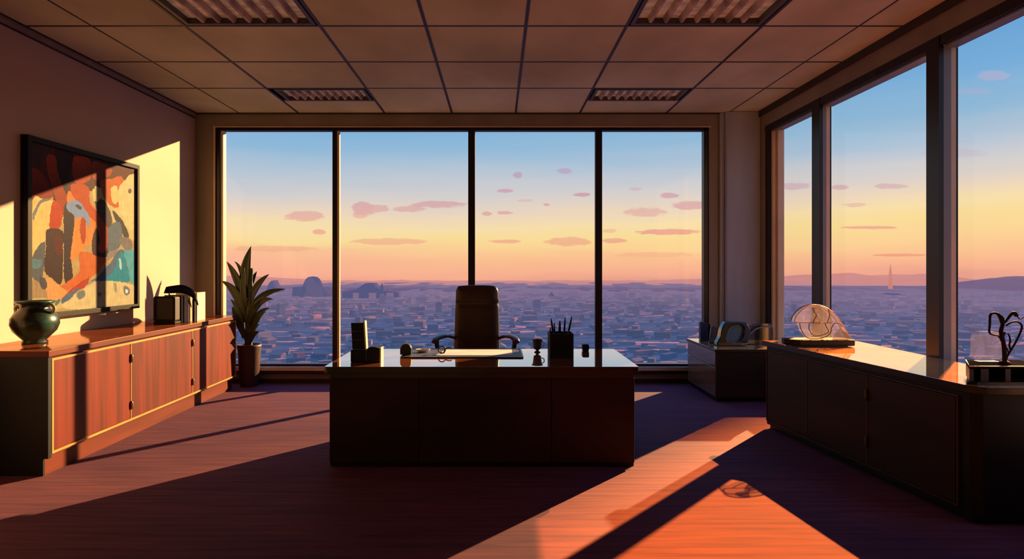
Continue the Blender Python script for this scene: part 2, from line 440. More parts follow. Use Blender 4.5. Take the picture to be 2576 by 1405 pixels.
# right hand windows: three in view between deep posts
posts = [(5.76, 5.90, .10), (4.20, 4.325, .12)]   # y0, y1, depth
bounds = [(5.90, RY1), (4.325, 5.76), (2.75, 4.20)]
names = ['narrow far pane of the right hand glass wall beside the column', 'middle tall pane of the right hand glass wall behind the long cabinet',
         'nearest tall pane of the right hand glass wall cut by the photo edge', 'tall pane of the right hand glass wall closest to the viewer']
for i, (a, b) in enumerate(bounds):
    w = thing('window_%d' % (i+2), names[i], 'window', (RIGHT, (a+b)/2, RS)); w['kind'] = 'structure'
    mb = MB(); mb.box(RIGHT+.0, RIGHT+RD, a, b, RH-.075, RH); mb.box(RIGHT+.02, RIGHT+RD, a, b, RS, RS+.04)
    mb.build('window_frame', M['frame'], w)
    MB().box(RIGHT+.03, RIGHT+RD-.01, a, b, RH-.09, RH-.076).build('head_strip', M['post'], w)
    MB().box(RIGHT+RD-.02, RIGHT+RD-.014, a, b, RS+.04, RH-.09).build('pane', M['pane'], w)
    MB().box(RIGHT-.02, RIGHT+RD, a, b, RS-.02, RS).build('window_sill', M['sill'], w)
    if i == 0:
        mb = MB(); mb.box(RIGHT+.01, RIGHT+RD, b-.10, b, RS, RH-.075); mb.build('jamb', M['frame'], w)
        MB().box(RIGHT+.03, RIGHT+RD, b-.145, b-.105, RS, RH-.09).build('jamb_strip', M['frame_lt'], w)
        MB().box(RIGHT+.07, RIGHT+RD, b-.19, b-.152, RS, RH-.09).build('jamb_strip', M['frame_lt'], w)
for i, (a, b, d) in enumerate(posts):
    p = thing('trim_%d' % (i+4), ['dark and grey window post nearer the column, behind the glass dome', 'thick window post near the right photo edge',
               'thick window post beside the viewer'][i], 'window post', (RIGHT, (a+b)/2, RS)); p['kind'] = 'structure'
    MB().box(RIGHT-.005, RIGHT+.03, a, b, RS, RH-.001).build('post_face', M['frame'], p)
    MB().box(RIGHT+.03, RIGHT+d-.035, a, b, RS, RH-.09).build('post_side', M['post'], p)
    MB().box(RIGHT+d-.035, RIGHT+d, a, b, RS, RH-.09).build('post_edge', M['frame_lt'], p)
    MB().box(RIGHT+d, RIGHT+d+.015, a, b, RS, RH-.09).build('post_seal', M['frame'], p)

# ------------------------------------------------------------------ ceiling light fittings
def fixture(x0, x1, y0, y1, n, label):
    t = thing('ceiling_light', label, 'ceiling light', ((x0+x1)/2, (y0+y1)/2, CEIL), 'recessed louvred ceiling lights')
    w = .03
    mb = MB(); mb.box(x0, x1, y0, y0+w, CEIL-.006, CEIL+.09); mb.box(x0, x1, y1-w, y1, CEIL-.006, CEIL+.09)
    mb.box(x0, x0+w, y0+w, y1-w, CEIL-.006, CEIL+.09); mb.box(x1-w, x1, y0+w, y1-w, CEIL-.006, CEIL+.09)
    mb.build('frame', M['fixture'], t)
    MB().box(x0+w, x1-w, y0+w, y1-w, CEIL+.04, CEIL+.05).build('diffuser', M['diff_lt'], t)
    for k in range(1, n):
        x = x0+w+(x1-x0-2*w)*k/n
        MB().prism([(x-.010, CEIL+.0), (x+.010, CEIL+.0), (x+.026, CEIL+.039), (x-.026, CEIL+.039)], 'y', y0+w, y1-w).build('louver', M['louver'], t)
fixture(-2.44, -1.425, 3.77, 4.52, 8, 'large louvred ceiling light at the top left of the photo')
fixture(1.04, 2.06, 3.77, 4.52, 8, 'large louvred ceiling light at the top right of the photo')
fixture(-2.40, -1.43, 6.17, 6.60, 10, 'small far ceiling light panel above the left end of the window')
fixture(1.05, 2.05, 6.17, 6.60, 10, 'small far ceiling light panel above the right end of the window')

# ------------------------------------------------------------------ left sideboard
SX = -3.10; SB = LEFT+.02; SY0, SY1 = 3.97, 6.83; SH = .865
sb = thing('sideboard', 'long red brown wooden sideboard with brass inlay under the painting', 'sideboard', (-3.42, 5.4, 0))
MB().box(SB, SX-.012, SY0+.03, SY1-.01, .13, SH-.045).build('carcass', M['wood_rim'], sb)
MB().box(SB, SX+.004, SY0, SY0+.03, .12, SH-.045).build('side_panel', M['wood_black'], sb)
mb = MB(); mb.k = 0; mb.box(SB, SX+.015, SY0-.01, SY1, SH-.045, SH)
o = mb.build('top', [M['wood_rim'], M['side_top']], sb, bevel=.004)
for p in o.data.polygons:
    if p.normal.z > .9: p.material_index = 1
MB().box(SB, SX-.035, SY0+.004, SY0+.0195, 0, .119).build('side_foot', M['wood_black'], sb)
mb = MB(); mb.box(SB, SX-.035, SY0+.02, SY1-.03, 0, .13); mb.build('plinth', M['wood_rim'], sb)
dy = [SY0+.05, 4.87, 5.85, SY1-.03]
z0, z1 = .165, SH-.075
for k in range(3):
    a, b = dy[k]+.006, dy[k+1]-.006
    MB().box(SX-.012, SX, a, b, z0, z1).build('door', M['wood_red'], sb, bevel=.002)
mb = MB()
mb.box(SX-.006, SX+.006, SY0+.033, SY1-.012, z1+.002, z1+.016); mb.box(SX-.006, SX+.006, SY0+.033, SY1-.012, z0-.02, z0-.004)
mb.box(SX-.006, SX+.006, SY0+.033, SY0+.048, z0-.004, z1+.002); mb.box(SX-.006, SX+.006, SY1-.027, SY1-.012, z0-.004, z1+.002)
for y in dy[1:3]: mb.box(SX-.006, SX+.004, y-.004, y+.004, z0, z1)
mb.build('inlay', M['brass'], sb)
for y in dy[1:3]:
    for z in (.275, .67):
        mb = MB(); mb.tube([(SX+.008, y, z-.035), (SX+.010, y, z-.02), (SX+.010, y, z+.02), (SX+.008, y, z+.035)], [.006, .010, .010, .006], 10)
        mb.build('hinge', M['chrome'], sb)

# vase on the sideboard
vx, vy = -3.50, 4.36
v = thing('vase', 'round dark green glazed vase with two small handles on the sideboard', 'vase', (vx, vy, SH))
prof = [(.0, 0), (.078, 0), (.082, .012), (.072, .026), (.095, .05), (.135, .095), (.153, .145), (.150, .19), (.125, .232), (.098, .256), (.090, .272),
        (.096, .290), (.118, .304), (.126, .312), (.124, .320), (.112, .322), (.088, .312), (.080, .285), (.078, .25), (.0, .24)]
MB().lathe([(r, z) for r, z in prof], (vx, vy, SH), 48, close=False).build('body', M['ceramic'], v)
for s in (-1, 1):
    d = Vector((math.cos(.25)*s, -math.sin(.25)*s*-1*0, 0))
    pts = [Vector((vx, vy, SH))+d*r+Vector((0, 0, z)) for r, z in ((.094, .288), (.128, .290), (.150, .270), (.146, .243), (.125, .232))]
    MB().tube(spline(pts, 5), .013, 10).build('handle', M['ceramic_lt'], v)

# books and boxes in a row further along the sideboard
def upright_book(name, label, mat, x0, x1, y0, y1, h, tilt=0, pagemat=None, top=False):
    c = ((x0+x1)/2, (y0+y1)/2, SH)
    t = thing(name, label, 'book' if 'book' in name else 'box', c, 'books standing on the sideboard' if 'book' in name else None)
    R = Matrix.Translation((x0, y1, SH)) @ Matrix.Rotation(tilt, 4, 'X') @ Matrix.Translation((-x0, -y1, -SH)) if tilt else None
    e = .004
    mb = MB(R)
    mb.box(x0, x1, y0, y0+e, SH, SH+h); mb.box(x0, x1, y1-e, y1, SH, SH+h); mb.box(x1-e, x1, y0, y1, SH, SH+h)
    mb.build('cover', mat, t, bevel=.0015)
    MB(R).box(x0, x1-e-.0005, y0+e, y1-e, SH+.004, SH+h-.006).build('pages', pagemat or M['pages'], t)
    return t
t = thing('magazine_file', 'black upright file box with rounded corners, first of the sideboard book row', 'box', (-3.32, 5.80, SH))
mb = MB(); mb.prism(rrect(-3.43, -3.225, SH+.03, SH+.275, .018), 'y', 5.76, 5.85); mb.build('body', M['book_grey'], t, bevel=.004)
mb = MB(); mb.ring(rrect(-3.435, -3.22, SH+.03, SH+.28, .02), rrect(-3.412, -3.243, SH+.05, SH+.262, .012), 'y', 5.752, 5.76)
mb.build('rim', M['book_black'], t)
MB().prism(rrect(-3.435, -3.22, SH, SH+.0298, .008), 'y', 5.752, 5.855).build('base', M['book_black'], t)
upright_book('book', 'black book standing right behind the black file box', M['book_black'], -3.42, -3.215, 5.862, 5.905, .275)
upright_book('book', 'wide tan spined book in the middle of the sideboard row', M['book_tan'], -3.42, -3.215, 5.912, 5.985, .285)
upright_book('book', 'thin dark grey book between the tan and the cream books', M['book_grey'], -3.42, -3.22, 5.992, 6.02, .28)
upright_book('book', 'second tan book, thinner, next to the short black book', M['book_tan'], -3.42, -3.215, 6.027, 6.075, .275)
upright_book('book', 'short black book just before the cream one', M['book_black'], -3.42, -3.20, 6.082, 6.115, .24)
upright_book('book', 'tall cream white book at the far end of the row', M['book_cream'], -3.42, -3.195, 6.125, 6.30, .30)
# dark curved sheet / leather folder resting over the tops of the books
t = thing('leather_folder', 'dark curved leather folder lying across the tops of the books', 'folder', (-3.33, 5.93, SH+.285))
fold = spline([(-3.35, 5.80, SH+.340), (-3.30, 5.86, SH+.345), (-3.25, 5.93, SH+.345), (-3.195, 6.0, SH+.305), (-3.176, 6.06, SH+.235), (-3.172, 6.10, SH+.17)], 6)
vs = []; fs = []
for i, p in enumerate(fold):
    k = i/(len(fold)-1); w = .076*math.sin(PI*min(1, k*.8+.2))**.6+.008
    for sg in (-1, 1):
        for th in (0, .006): vs.append((p.x+sg*.012*(1-k)+th, p.y, p.z+sg*w*.5))
n = len(fold)
for i in range(n-1):
    a = i*4; b = a+4
    fs += [(a, a+2, b+2, b), (a+1, b+1, b+3, a+3), (a, b, b+1, a+1), (a+2, a+3, b+3, b+2)]
fs += [(0, 1, 3, 2), ((n-1)*4, (n-1)*4+2, (n-1)*4+3, (n-1)*4+1)]
mb = MB(); mb._add(vs, fs, True); mb.build('cover', M['book_black'], t)
MB().tube([(-3.33, 5.83, SH+.33), (-3.325, 5.832, SH+.305), (-3.32, 5.835, SH+.2815)], .006, 6).build('flap', M['book_black'], t)

# ------------------------------------------------------------------ painting
PX = LEFT+.036
def pz(px, py):  # pixel on the painting plane to wall coordinates
    Y = -PX*F/(1252-px); return Y, EYE-(py-668)*Y/F
py0, py1, pz0, pz1 = 4.535, 5.955, 1.015, 2.485
pt = thing('painting', 'large abstract painting in orange, brown, cream and teal on the left wall', 'painting', (LEFT, 5.25, 1.03))
fw = .045
mb = MB()
mb.ring([(py0, pz0), (py1, pz0), (py1, pz1), (py0, pz1)], [(py0+fw, pz0+fw), (py1-fw*.8, pz0+fw), (py1-fw*.8, pz1-fw), (py0+fw, pz1-fw)], 'x', LEFT+.002, LEFT+.06)
mb.build('frame', M['book_black'], pt, bevel=.004)
POLY = [  # outlines in a 1639-wide crop of the picture, back to front, with their lit colour
 ((214, 176, 108), [(170,100),(810,280),(810,1120),(170,1160)]),
 ((236, 206, 132), [(560,300),(810,330),(810,700),(700,640),(620,560),(560,500)]),
 ((120, 56, 38), [(170,100),(430,180),(620,240),(790,300),(760,330),(700,380),(600,400),(500,420),(420,520),(330,520),(300,440),(180,480)]),
 ((96, 60, 50), [(170,110),(300,150),(270,230),(180,300)]),
 ((176, 66, 34), [(185,300),(240,310),(290,370),(310,450),(260,470),(190,480)]),
 ((190, 78, 40), [(275,220),(330,220),(360,300),(390,380),(400,500),(370,560),(330,470),(290,330)]),
 ((84, 50, 42), [(330,170),(430,190),(420,260),(400,330),(410,440),(380,420),(340,300)]),
 ((206, 84, 36), [(430,230),(480,212),(530,240),(540,300),(520,360),(470,380),(435,350)]),
 ((110, 64, 48), [(405,440),(395,380),(415,330),(430,360),(480,385),(530,370),(545,420),(500,430),(440,470)]),
 ((196, 84, 40), [(545,250),(600,260),(660,290),(640,330),(570,360),(540,330)]),
 ((226, 116, 46), [(590,360),(640,350),(720,340),(730,420),(700,520),(640,500),(600,430)]),
 ((248, 210, 120), [(190,480),(260,470),(320,480),(325,540),(300,620),(260,720),(220,800),(190,810)]),
 ((150, 138, 120), [(190,550),(220,500),(250,470),(300,465),(240,500),(210,560),(195,600)]),
 ((214, 78, 34), [(310,480),(350,500),(370,560),(350,640),(310,650),(290,640)]),
 ((240, 150, 66), [(395,450),(450,440),(520,480),(560,520),(640,620),(640,700),(600,800),(560,760),(520,700),(420,800)]),
 ((214, 92, 38), [(420,380),(520,400),(530,500),(600,560),(650,630),(640,740),(600,810),(560,790),(580,640),(520,560),(440,470)]),
 ((92, 60, 52), [(272,650),(370,655),(372,760),(370,920),(350,975),(310,940),(265,890),(270,760)]),
 ((122, 46, 40), [(320,700),(365,690),(368,780),(330,790)]),
 ((84, 62, 58), [(378,520),(420,500),(440,600),(430,700),(415,800),(430,920),(405,1000),(380,960),(378,760)]),
 ((160, 172, 178), [(395,495),(430,475),(470,490),(500,530),(525,570),(522,640),(490,580),(450,585),(430,560),(395,530)]),
 ((96, 92, 96), [(440,505),(470,510),(480,525),(460,530)]),
 ((246, 160, 76), [(450,590),(490,590),(520,640),(550,640),(540,720),(500,760),(430,830),(415,790)]),
 ((206, 86, 40), [(475,590),(505,600),(500,720),(478,720)]),
 ((96, 60, 52), [(570,640),(585,700),(575,760),(610,790),(640,740),(640,790),(600,825),(550,810),(540,760),(545,700)]),
 ((116, 92, 74), [(560,490),(610,470),(640,520),(660,600),(640,640),(600,590)]),
 ((248, 216, 130), [(555,395),(580,400),(600,440),(590,470),(565,480)]),
 ((250, 214, 128), [(655,400),(690,395),(700,470),(680,500),(655,470)]),
 ((92, 84, 70), [(665,540),(720,590),(760,680),(740,700),(690,620),(665,560)]),
 ((244, 216, 140), [(700,420),(740,350),(790,340),(795,600),(760,650),(720,560),(700,500)]),
 ((130, 116, 96), [(760,410),(775,415),(772,435),(755,430)]),
 ((120, 116, 104), [(190,810),(260,720),(262,860),(240,960),(190,930)]),
 ((120, 150, 138), [(190,820),(250,830),(240,870),(195,880)]),
 ((234, 126, 60), [(470,780),(560,800),(630,820),(600,870),(540,930),(450,980),(380,1020),(340,1060),(290,1010),(280,940),(350,980),(430,930),(470,880)]),
 ((250, 176, 100), [(280,930),(350,985),(390,1010),(370,1050),(330,1080),(270,1060)]),
 ((212, 76, 42), [(380,1040),(420,1000),(520,930),(500,990),(430,1010),(385,1060)]),
 ((126, 132, 122), [(640,640),(700,600),(720,680),(700,760),(640,780),(635,700)]),
 ((168, 148, 122), [(640,780),(690,770),(680,800),(630,830)]),
 ((112, 128, 130), [(700,770),(745,790),(720,850),(640,950),(520,960),(440,1030),(400,1095),(365,1095),(370,1050),(450,1000),(560,940),(640,860)]),
 ((44, 158, 152), [(705,790),(735,800),(755,880),(760,955),(620,950),(660,900)]),
 ((110, 186, 170), [(740,730),(790,790),(795,960),(765,950),(755,860),(730,790)]),
 ((214, 228, 200), [(700,820),(712,830),(716,880),(704,870)]),
 ((158, 138, 116), [(700,700),(760,700),(780,760),(740,770)]),
 ((240, 210, 140), [(480,1010),(540,965),(640,950),(795,985),(795,1100),(380,1115),(410,1060)]),
 ((150, 148, 126), [(460,1020),(495,1005),(500,1040),(470,1060),(455,1045)]),
 ((176, 160, 124), [(575,1015),(600,1018),(598,1040),(575,1040)]),
 ((186, 170, 130), [(670,965),(688,970),(684,1020),(672,1010)]),
 ((150, 140, 120), [(725,985),(745,980),(765,1010),(750,1035),(730,1030)]),
 ((236, 240, 214), [(738,1000),(750,1005),(748,1025),(738,1022)]),
 ((200, 160, 104), [(190,960),(240,965),(270,1000),(270,1090),(190,1140)]),
 ((110, 96, 92), [(235,930),(270,940),(275,990),(255,1000),(235,960)]),
 ((226, 196, 120), [(185,1060),(330,1060),(370,1110),(300,1135),(185,1150)]),
 ((120, 140, 120), [(330,1070),(350,1060),(348,1085),(325,1100)]),
]
def canvas():
    ny, nz = 190, 200
    a, b, c, d = py0+fw*.9, py1-fw*.7, pz0+fw*.9, pz1-fw*.9
    polys = []
    for col, pts in POLY:
        ps = [(Vector((p[0], p[1], 0))) for p in pts]
        if col != (214, 176, 108): ps = spline(ps, 4, closed=True)
        w = [pz(p[0]/2.3414, 300+p[1]/2.3414) for p in ps]
        polys.append((col, w, min(q[0] for q in w), max(q[0] for q in w), min(q[1] for q in w), max(q[1] for q in w)))
    def inside(y, z, w):
        r = False; j = len(w)-1
        for i in range(len(w)):
            yi, zi = w[i]; yj, zj = w[j]
            if (zi > z) != (zj > z) and y < (yj-yi)*(z-zi)/(zj-zi)+yi: r = not r
            j = i
        return r
    me = bpy.data.meshes.new('canvas'); vs = []; fs = []; cols = []
    X = PX
    for j in range(nz+1):
        for i in range(ny+1):
            vs.append((X, a+(b-a)*i/ny, c+(d-c)*j/nz))
    for j in range(nz):
        for i in range(ny):
            k = j*(ny+1)+i; fs.append((k, k+1, k+ny+2, k+ny+1))
            y = a+(b-a)*(i+.5)/ny; z = c+(d-c)*(j+.5)/nz
            q = mn.noise_vector(Vector((y*9, z*9, 0)))*.012+mn.noise_vector(Vector((y*28, z*28, 3)))*.005
            y2, z2 = y+q.x, z+q.y
            cc = POLY[0][0]
            for col, w, l, r, bt, tp in reversed(polys):
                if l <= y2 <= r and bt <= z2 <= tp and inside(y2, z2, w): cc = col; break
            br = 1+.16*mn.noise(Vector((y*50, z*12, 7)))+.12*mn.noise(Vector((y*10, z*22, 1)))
            L = tuple(q_**1.25 for q_ in lin(cc)); up = 1+1.8*min(1, max(0, (z-2.28-.42*(y-5.2))/.3))  # paint brightened above the sun's shadow line to offset the shade there
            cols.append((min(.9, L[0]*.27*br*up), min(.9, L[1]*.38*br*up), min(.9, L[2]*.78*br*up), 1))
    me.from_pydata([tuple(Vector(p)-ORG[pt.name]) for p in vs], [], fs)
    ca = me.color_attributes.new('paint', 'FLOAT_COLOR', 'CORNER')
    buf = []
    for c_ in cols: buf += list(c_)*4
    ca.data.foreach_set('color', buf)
    m, nt, out = new_mat('painted_canvas')
    p = N(nt, 'ShaderNodeBsdfPrincipled'); p.inputs['Roughness'].default_value = .5; p.inputs['Specular IOR Level'].default_value = .05
    at_ = N(nt, 'ShaderNodeAttribute'); at_.attribute_name = 'paint'
    nt.links.new(at_.outputs['Color'], p.inputs['Base Color'])
    bp = N(nt, 'ShaderNodeBump'); bp.inputs['Strength'].default_value = .1; bp.inputs['Distance'].default_value = .005
    nt.links.new(noise_(nt, (20, 30, 90), 3), bp.inputs['Height']); nt.links.new(bp.outputs[0], p.inputs['Normal'])
    nt.links.new(p.outputs[0], out.inputs[0])
    me.materials.append(m)
    o = bpy.data.objects.new('canvas', me); C.objects.link(o); o.parent = pt
    return o
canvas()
MB().box(LEFT+.001, PX-.002, py0+.02, py1-.02, pz0+.02, pz1-.02).build('backing', M['book_grey'], pt)

# ------------------------------------------------------------------ potted plant
qx, qy = -3.01, 6.985
pl = thing('potted_plant', 'tall green broad leaved plant in a brown pot between sideboard and window', 'potted plant', (qx, qy, 0))
mb = MB(); mb.lathe([(.0, 0), (.098, 0), (.104, .01), (.135, .45), (.140, .475), (.140, .50), (.126, .50), (.120, .46), (0, .455)], (qx, qy, 0), 40, close=False)
mb.build('pot', M['clay'], pl)
MB().lathe([(0, .02), (.08, .015), (.118, .0)], (qx, qy, .463), 24, close=False).build('soil', M['soil'], pl)
MB().tube(spline([(qx, qy, .46), (qx-.01, qy, .8), (qx+.02, qy, 1.2), (qx+.03, qy, 1.42)], 6), [.038]*7+[.03]*6+[.018]*6, 10).build('stem', M['stem'], pl)
def leaf(p0, p1, p2, w, side=(0, -1, 0), fold=.25):
    n = 14; vs = []; fs = []
    p0, p1, p2 = Vector(p0), Vector(p1), Vector(p2); s0 = Vector(side)
    for i in range(n+1):
        t = i/n; p = p0*(1-t)**2+p1*2*t*(1-t)+p2*t*t
        tan = ((p1-p0)*(1-t)+(p2-p1)*t).normalized()
        a = tan.cross(s0).normalized(); b = a.cross(tan).normalized()
        ww = w*(.35+.65*math.sin(min(1, t*1.6)*PI/2))*(1-t**3.2)*.5+.0012
        for k, (u, h) in enumerate(((-1, fold), (-.5, fold*.4), (0, 0), (.5, fold*.4), (1, fold))):
            vs.append(p+a*u*ww+b*h*ww)
        if i:
            o = (i-1)*5
            for k in range(4): fs.append((o+k, o+k+1, o+k+6, o+k+5))
    mb = MB(); mb._add(vs, fs, True); ob = mb.build('leaf', M['leaf'], pl)
    sl = ob.modifiers.new('thick', 'SOLIDIFY'); sl.thickness = .003
sc = qy/F
def lp(px, py, dy=0): return ((px-1252)*sc, qy+dy, EYE-(py-668)*sc)
LV = [((624, 750), (608, 690), (632, 618), .19, 0), ((620, 775), (606, 700), (573, 657), .14, -.03), ((614, 745), (612, 672), (586, 657), .07, .04),
      ((618, 810), (606, 722), (562, 706), .15, -.05), ((628, 740), (632, 700), (643, 682), .07, .04), ((624, 780), (638, 715), (680, 689), .12, -.03),
      ((624, 795), (646, 728), (717, 727), .11, .03), ((624, 830), (640, 745), (691, 751), .13, -.05), ((624, 850), (640, 780), (677, 774), .10, .02),
      ((624, 870), (640, 792), (671, 783), .11, -.03), ((612, 840), (604, 775), (575, 752), .11, .05), ((622, 872), (630, 822), (652, 815), .09, .02),
      ((622, 880), (628, 835), (658, 833), .14, -.06), ((610, 850), (600, 800), (583, 772), .05, .07), ((622, 790), (612, 730), (622, 672), .12, -.08),
      ((620, 830), (640, 780), (650, 750), .10, -.12), ((618, 840), (600, 795), (594, 768), .11, -.10), ((622, 860), (612, 820), (600, 800), .09, -.10)]
for a, b, c, w, d in [(a, b, c, w*.78, d) for a, b, c, w, d in LV]:
    leaf(lp(*a), lp(b[0], b[1], d*.7), lp(c[0], c[1], d), w)

# ------------------------------------------------------------------ desk
DX0, DX1, DY0, DY1, DH = -1.213, .987, 4.15, 4.94, .73
dk = thing('desk', 'large dark wooden executive desk with a mirror polished top', 'desk', (-.11, 4.55, 0))
mb = MB(); mb.prism(rrect(-1.243, 1.010, 4.11, 5.0, .03, 5), 'z', DH-.045, DH)
o = mb.build('top', [M['wood_edge'], M['desk_top']], dk, bevel=.003)
for p in o.data.polygons:
    if p.normal.z > .9: p.material_index = 1
MB().box(DX0+.01, DX1-.01, DY0-.012, DY1, DH-.085, DH-.0455).build('apron', M['wood_edge'], dk)
seams = [DX0, -.566, .388, DX1]
for k in range(3):
    MB().box(seams[k]+.002, seams[k+1]-.002, DY0, DY0+.03, .035, DH-.086).build('front_panel', M['wood_dark'], dk, bevel=.003)
MB().box(DX0+.02, DX1-.02, DY0+.012, DY0+.03, 0, .035).build('kick_rail', M['wood_black'], dk)
MB().box(DX0+.031, DX1-.031, DY0+.0305, DY0+.044, 0, DH-.046).build('modesty_panel', M['wood_black'], dk)
for s, x in ((0, DX0), (1, DX1-.03)):
    MB().box(x, x+.03, DY0+.031, DY1, 0, DH-.086).build('side_panel', M['wood_dark'], dk)
for a, b in ((DX0+.031, DX0+.53), (DX1-.53, DX1-.031)):
    MB().box(a, b, DY0+.045, DY1-.03, .03, DH-.09).build('pedestal', M['wood_dark'], dk)
    for z in (.06, .27, .48):
        d = MB().box(a+.01, b-.01, DY1-.029, DY1-.01, z, z+.17).build('drawer', M['wood_dark'], dk, bevel=.002)
        MB().tube([((a+b)/2-.06, DY1-.012, z+.09), ((a+b)/2-.06, DY1+.012, z+.09), ((a+b)/2+.06, DY1+.012, z+.09), ((a+b)/2+.06, DY1-.012, z+.09)], .005, 8).build('handle', M['chrome'], d)

# ------------------------------------------------------------------ executive chair
cx, cy = -.205, 5.72
ch = thing('office_chair', 'high backed brown leather executive chair behind the desk', 'chair', (cx, cy, 0))
def back_slab():
    nx, nz = 12, 30; vs = []; fs = []
    zb, zt = .47, 1.255
    def hw(t):   # half width along height
        w = .232-.022*t
        if t > .93: w -= .022*((t-.93)/.07)**2
        if t < .12: w -= .02*((.12-t)/.12)**2
        return w
    for side in (0, 1):
        for j in range(nz+1):
            t = j/nz; z = zb+(zt-zb)*t
            yb = cy-.03+.10*t+.02*math.sin(t*PI)
            for i in range(nx+1):
                u = -1+2*i/nx; e = max(abs(u)**5, abs(2*t-1)**14)
                th = .045*(1-.8*e)
                if side == 0:
                    th += .012*math.cos(PI/2*u) - (.016 if abs(t-.775) < .018 else 0)
                    if t > .79: th += .012*math.cos(PI/2*u)
                vs.append((cx+u*hw(t), yb-(th if side == 0 else -th*.8)+.02*abs(u)**2*-1, z-(.010*abs(u)**4 if t > .95 else 0)))
    st = (nx+1)*(nz+1)
    for s in (0, 1):
        for j in range(nz):
            for i in range(nx):
                a = s*st+j*(nx+1)+i; fs.append((a, a+1, a+nx+2, a+nx+1))
    for j in range(nz):
        for i in (0, nx):
            a = j*(nx+1)+i; fs.append((a, a+nx+1, st+a+nx+1, st+a))
    for i in range(nx):
        for j in (0, nz):
            a = j*(nx+1)+i; fs.append((a, a+1, st+a+1, st+a))
    mb = MB(); mb._add(vs, fs, True); return mb
back_slab().build('backrest', M['leather'], ch)
MB().prism(rrect(cx-.20, cx+.20, 1.086, 1.092, .002), 'y', cy-.002+.01, cy+.002+.01).build('headrest_seam', M['black'], ch)
mb = MB(); mb.prism(rrect(cx-.25, cx+.25, cy-.50, cy-.02, .09), 'z', .43, .52); mb.build('seat', M['leather'], ch, bevel=.03, bseg=4)
for s in (-1, 1):
    x = cx+s*.245; xo = cx+s*.36
    pts = spline([(x-s*.02, cy+.0, .735), (cx+s*.29, cy-.06, .762), (cx+s*.335, cy-.20, .772), (xo+s*.01, cy-.33, .765), (xo+s*.015, cy-.39, .745)], 6)
    MB().tube(pts, [.026]*8+[.034]*(len(pts)-8), 12, flat=.6).build('armrest', M['arm'], ch)
    pts = spline([(xo+s*.005, cy-.33, .758), (xo, cy-.335, .70), (xo-s*.03, cy-.33, .60), (xo-s*.08, cy-.30, .50), (xo-s*.16, cy-.26, .44)], 5)
    MB().tube(pts, .022, 10).build('arm_support', M['chair_metal'], ch)
MB().lathe([(0, 0), (.028, 0), (.028, .33), (.05, .335), (.05, .36), (0, .36)], (cx, cy-.26, .07), 20, close=False).build('gas_column', M['chair_metal'], ch)
for k in range(5):
    a = 2*PI*k/5+.3; c_, s_ = math.cos(a), math.sin(a); b0 = Vector((cx, cy-.26, 0))
    lg = MB().tube([b0+Vector((c_*.02, s_*.02, .115)), b0+Vector((c_*.16, s_*.16, .10)), b0+Vector((c_*.29, s_*.29, .072))], [.026, .02, .014], 8).build('base_leg', M['chair_metal'], ch)
    w0 = b0+Vector((c_*.29, s_*.29, .03)); n_ = Vector((-s_, c_, 0))
    MB().tube([w0-n_*.02, w0+n_*.02], .0299, 14).build('caster', M['black'], lg)

# ------------------------------------------------------------------ things on the desk
T = DH+.0004
# organiser
og = thing('desk_organizer', 'black desk organizer with a tall leaning back panel at the left of the desk', 'organizer', (-.97, 4.36, T))
mb = MB(); mb.prism(rrect(-1.098, -.985, T, T+.092, .006), 'y', 4.30, 4.42); mb.build('base_box', M['navy'], og, bevel=.004)
sh = Matrix(((1, 0, -.055, .055*(T+.09)), (0, 1, 0, 0), (0, 0, 1, 0), (0, 0, 0, 1)))
for k in range(3):
    MB(sh).box(-1.093+.004*k*0, -.998, 4.335, 4.375, T+.095+k*.066, T+.095+k*.066+.063).build('back_slat', M['navy'], og, bevel=.002)
MB(sh).box(-.997, -.985, 4.325, 4.385, T+.093, T+.305).build('side_rail', M['cream'], og, bevel=.003)
tr = MB(); tr.prism([(-.983, T), (-.880, T), (-.880, T+.105), (-.925, T+.118), (-.968, T+.100), (-.983, T+.085)], 'y', 4.29, 4.38)
tr.build('tray_box', M['navy'], og, bevel=.003)
MB().box(-.879, -.868, 4.29, 4.385, T, T+.108).build('tray_end', M['cream'], og, bevel=.002)
MB().tube(spline([(-.978, 4.285, T+.004), (-.975, 4.284, T+.085), (-.955, 4.284, T+.108), (-.928, 4.284, T+.118)], 5), .005, 6).build('tray_trim', M['black'], og)
# blotter, paper
bl = thing('desk_blotter', 'grey desk pad with a dark edge lying in front of the chair', 'desk pad', (-.28, 4.73, T))
mb = MB(); mb.prism(rrect(-.755, .195, 4.50, 4.95, .02), 'z', T, T+.005); mb.build('pad', M['blotter'], bl)
mb = MB(); mb.ring(rrect(-.762, .202, 4.493, 4.957, .022), rrect(-.748, .188, 4.507, 4.943, .016), 'z', T, T+.009); mb.build('edging', M['black'], bl)
pp = MB(); pp.prism([(-.50, 4.60), (.12, 4.60), (.12, 4.92), (-.44, 4.92)], 'z', T+.0055, T+.0065)
tag(pp.build('paper_sheet', M['paper'], org=(-.2, 4.76, T+.0055)), 'white paper sheet lying on the grey desk pad', 'paper')
# arched clock
ck = thing('desk_clock', 'small black arched desk clock at the corner of the desk pad', 'clock', (-.735, 4.60, T))
def arch(x, w, z, h, n=12):
    return [(x-w, z), (x+w, z)]+[(x+w*math.cos(PI*i/n), z+h-w+w*math.sin(PI*i/n)) for i in range(n+1)]
MB().prism(arch(-.735, .045, T+.0095, .088), 'y', 4.60, 4.66).build('case', M['black'], ck, bevel=.004)
MB().prism(arch(-.735, .036, T+.017, .070), 'y', 4.596, 4.6).build('face', M['navy'], ck)
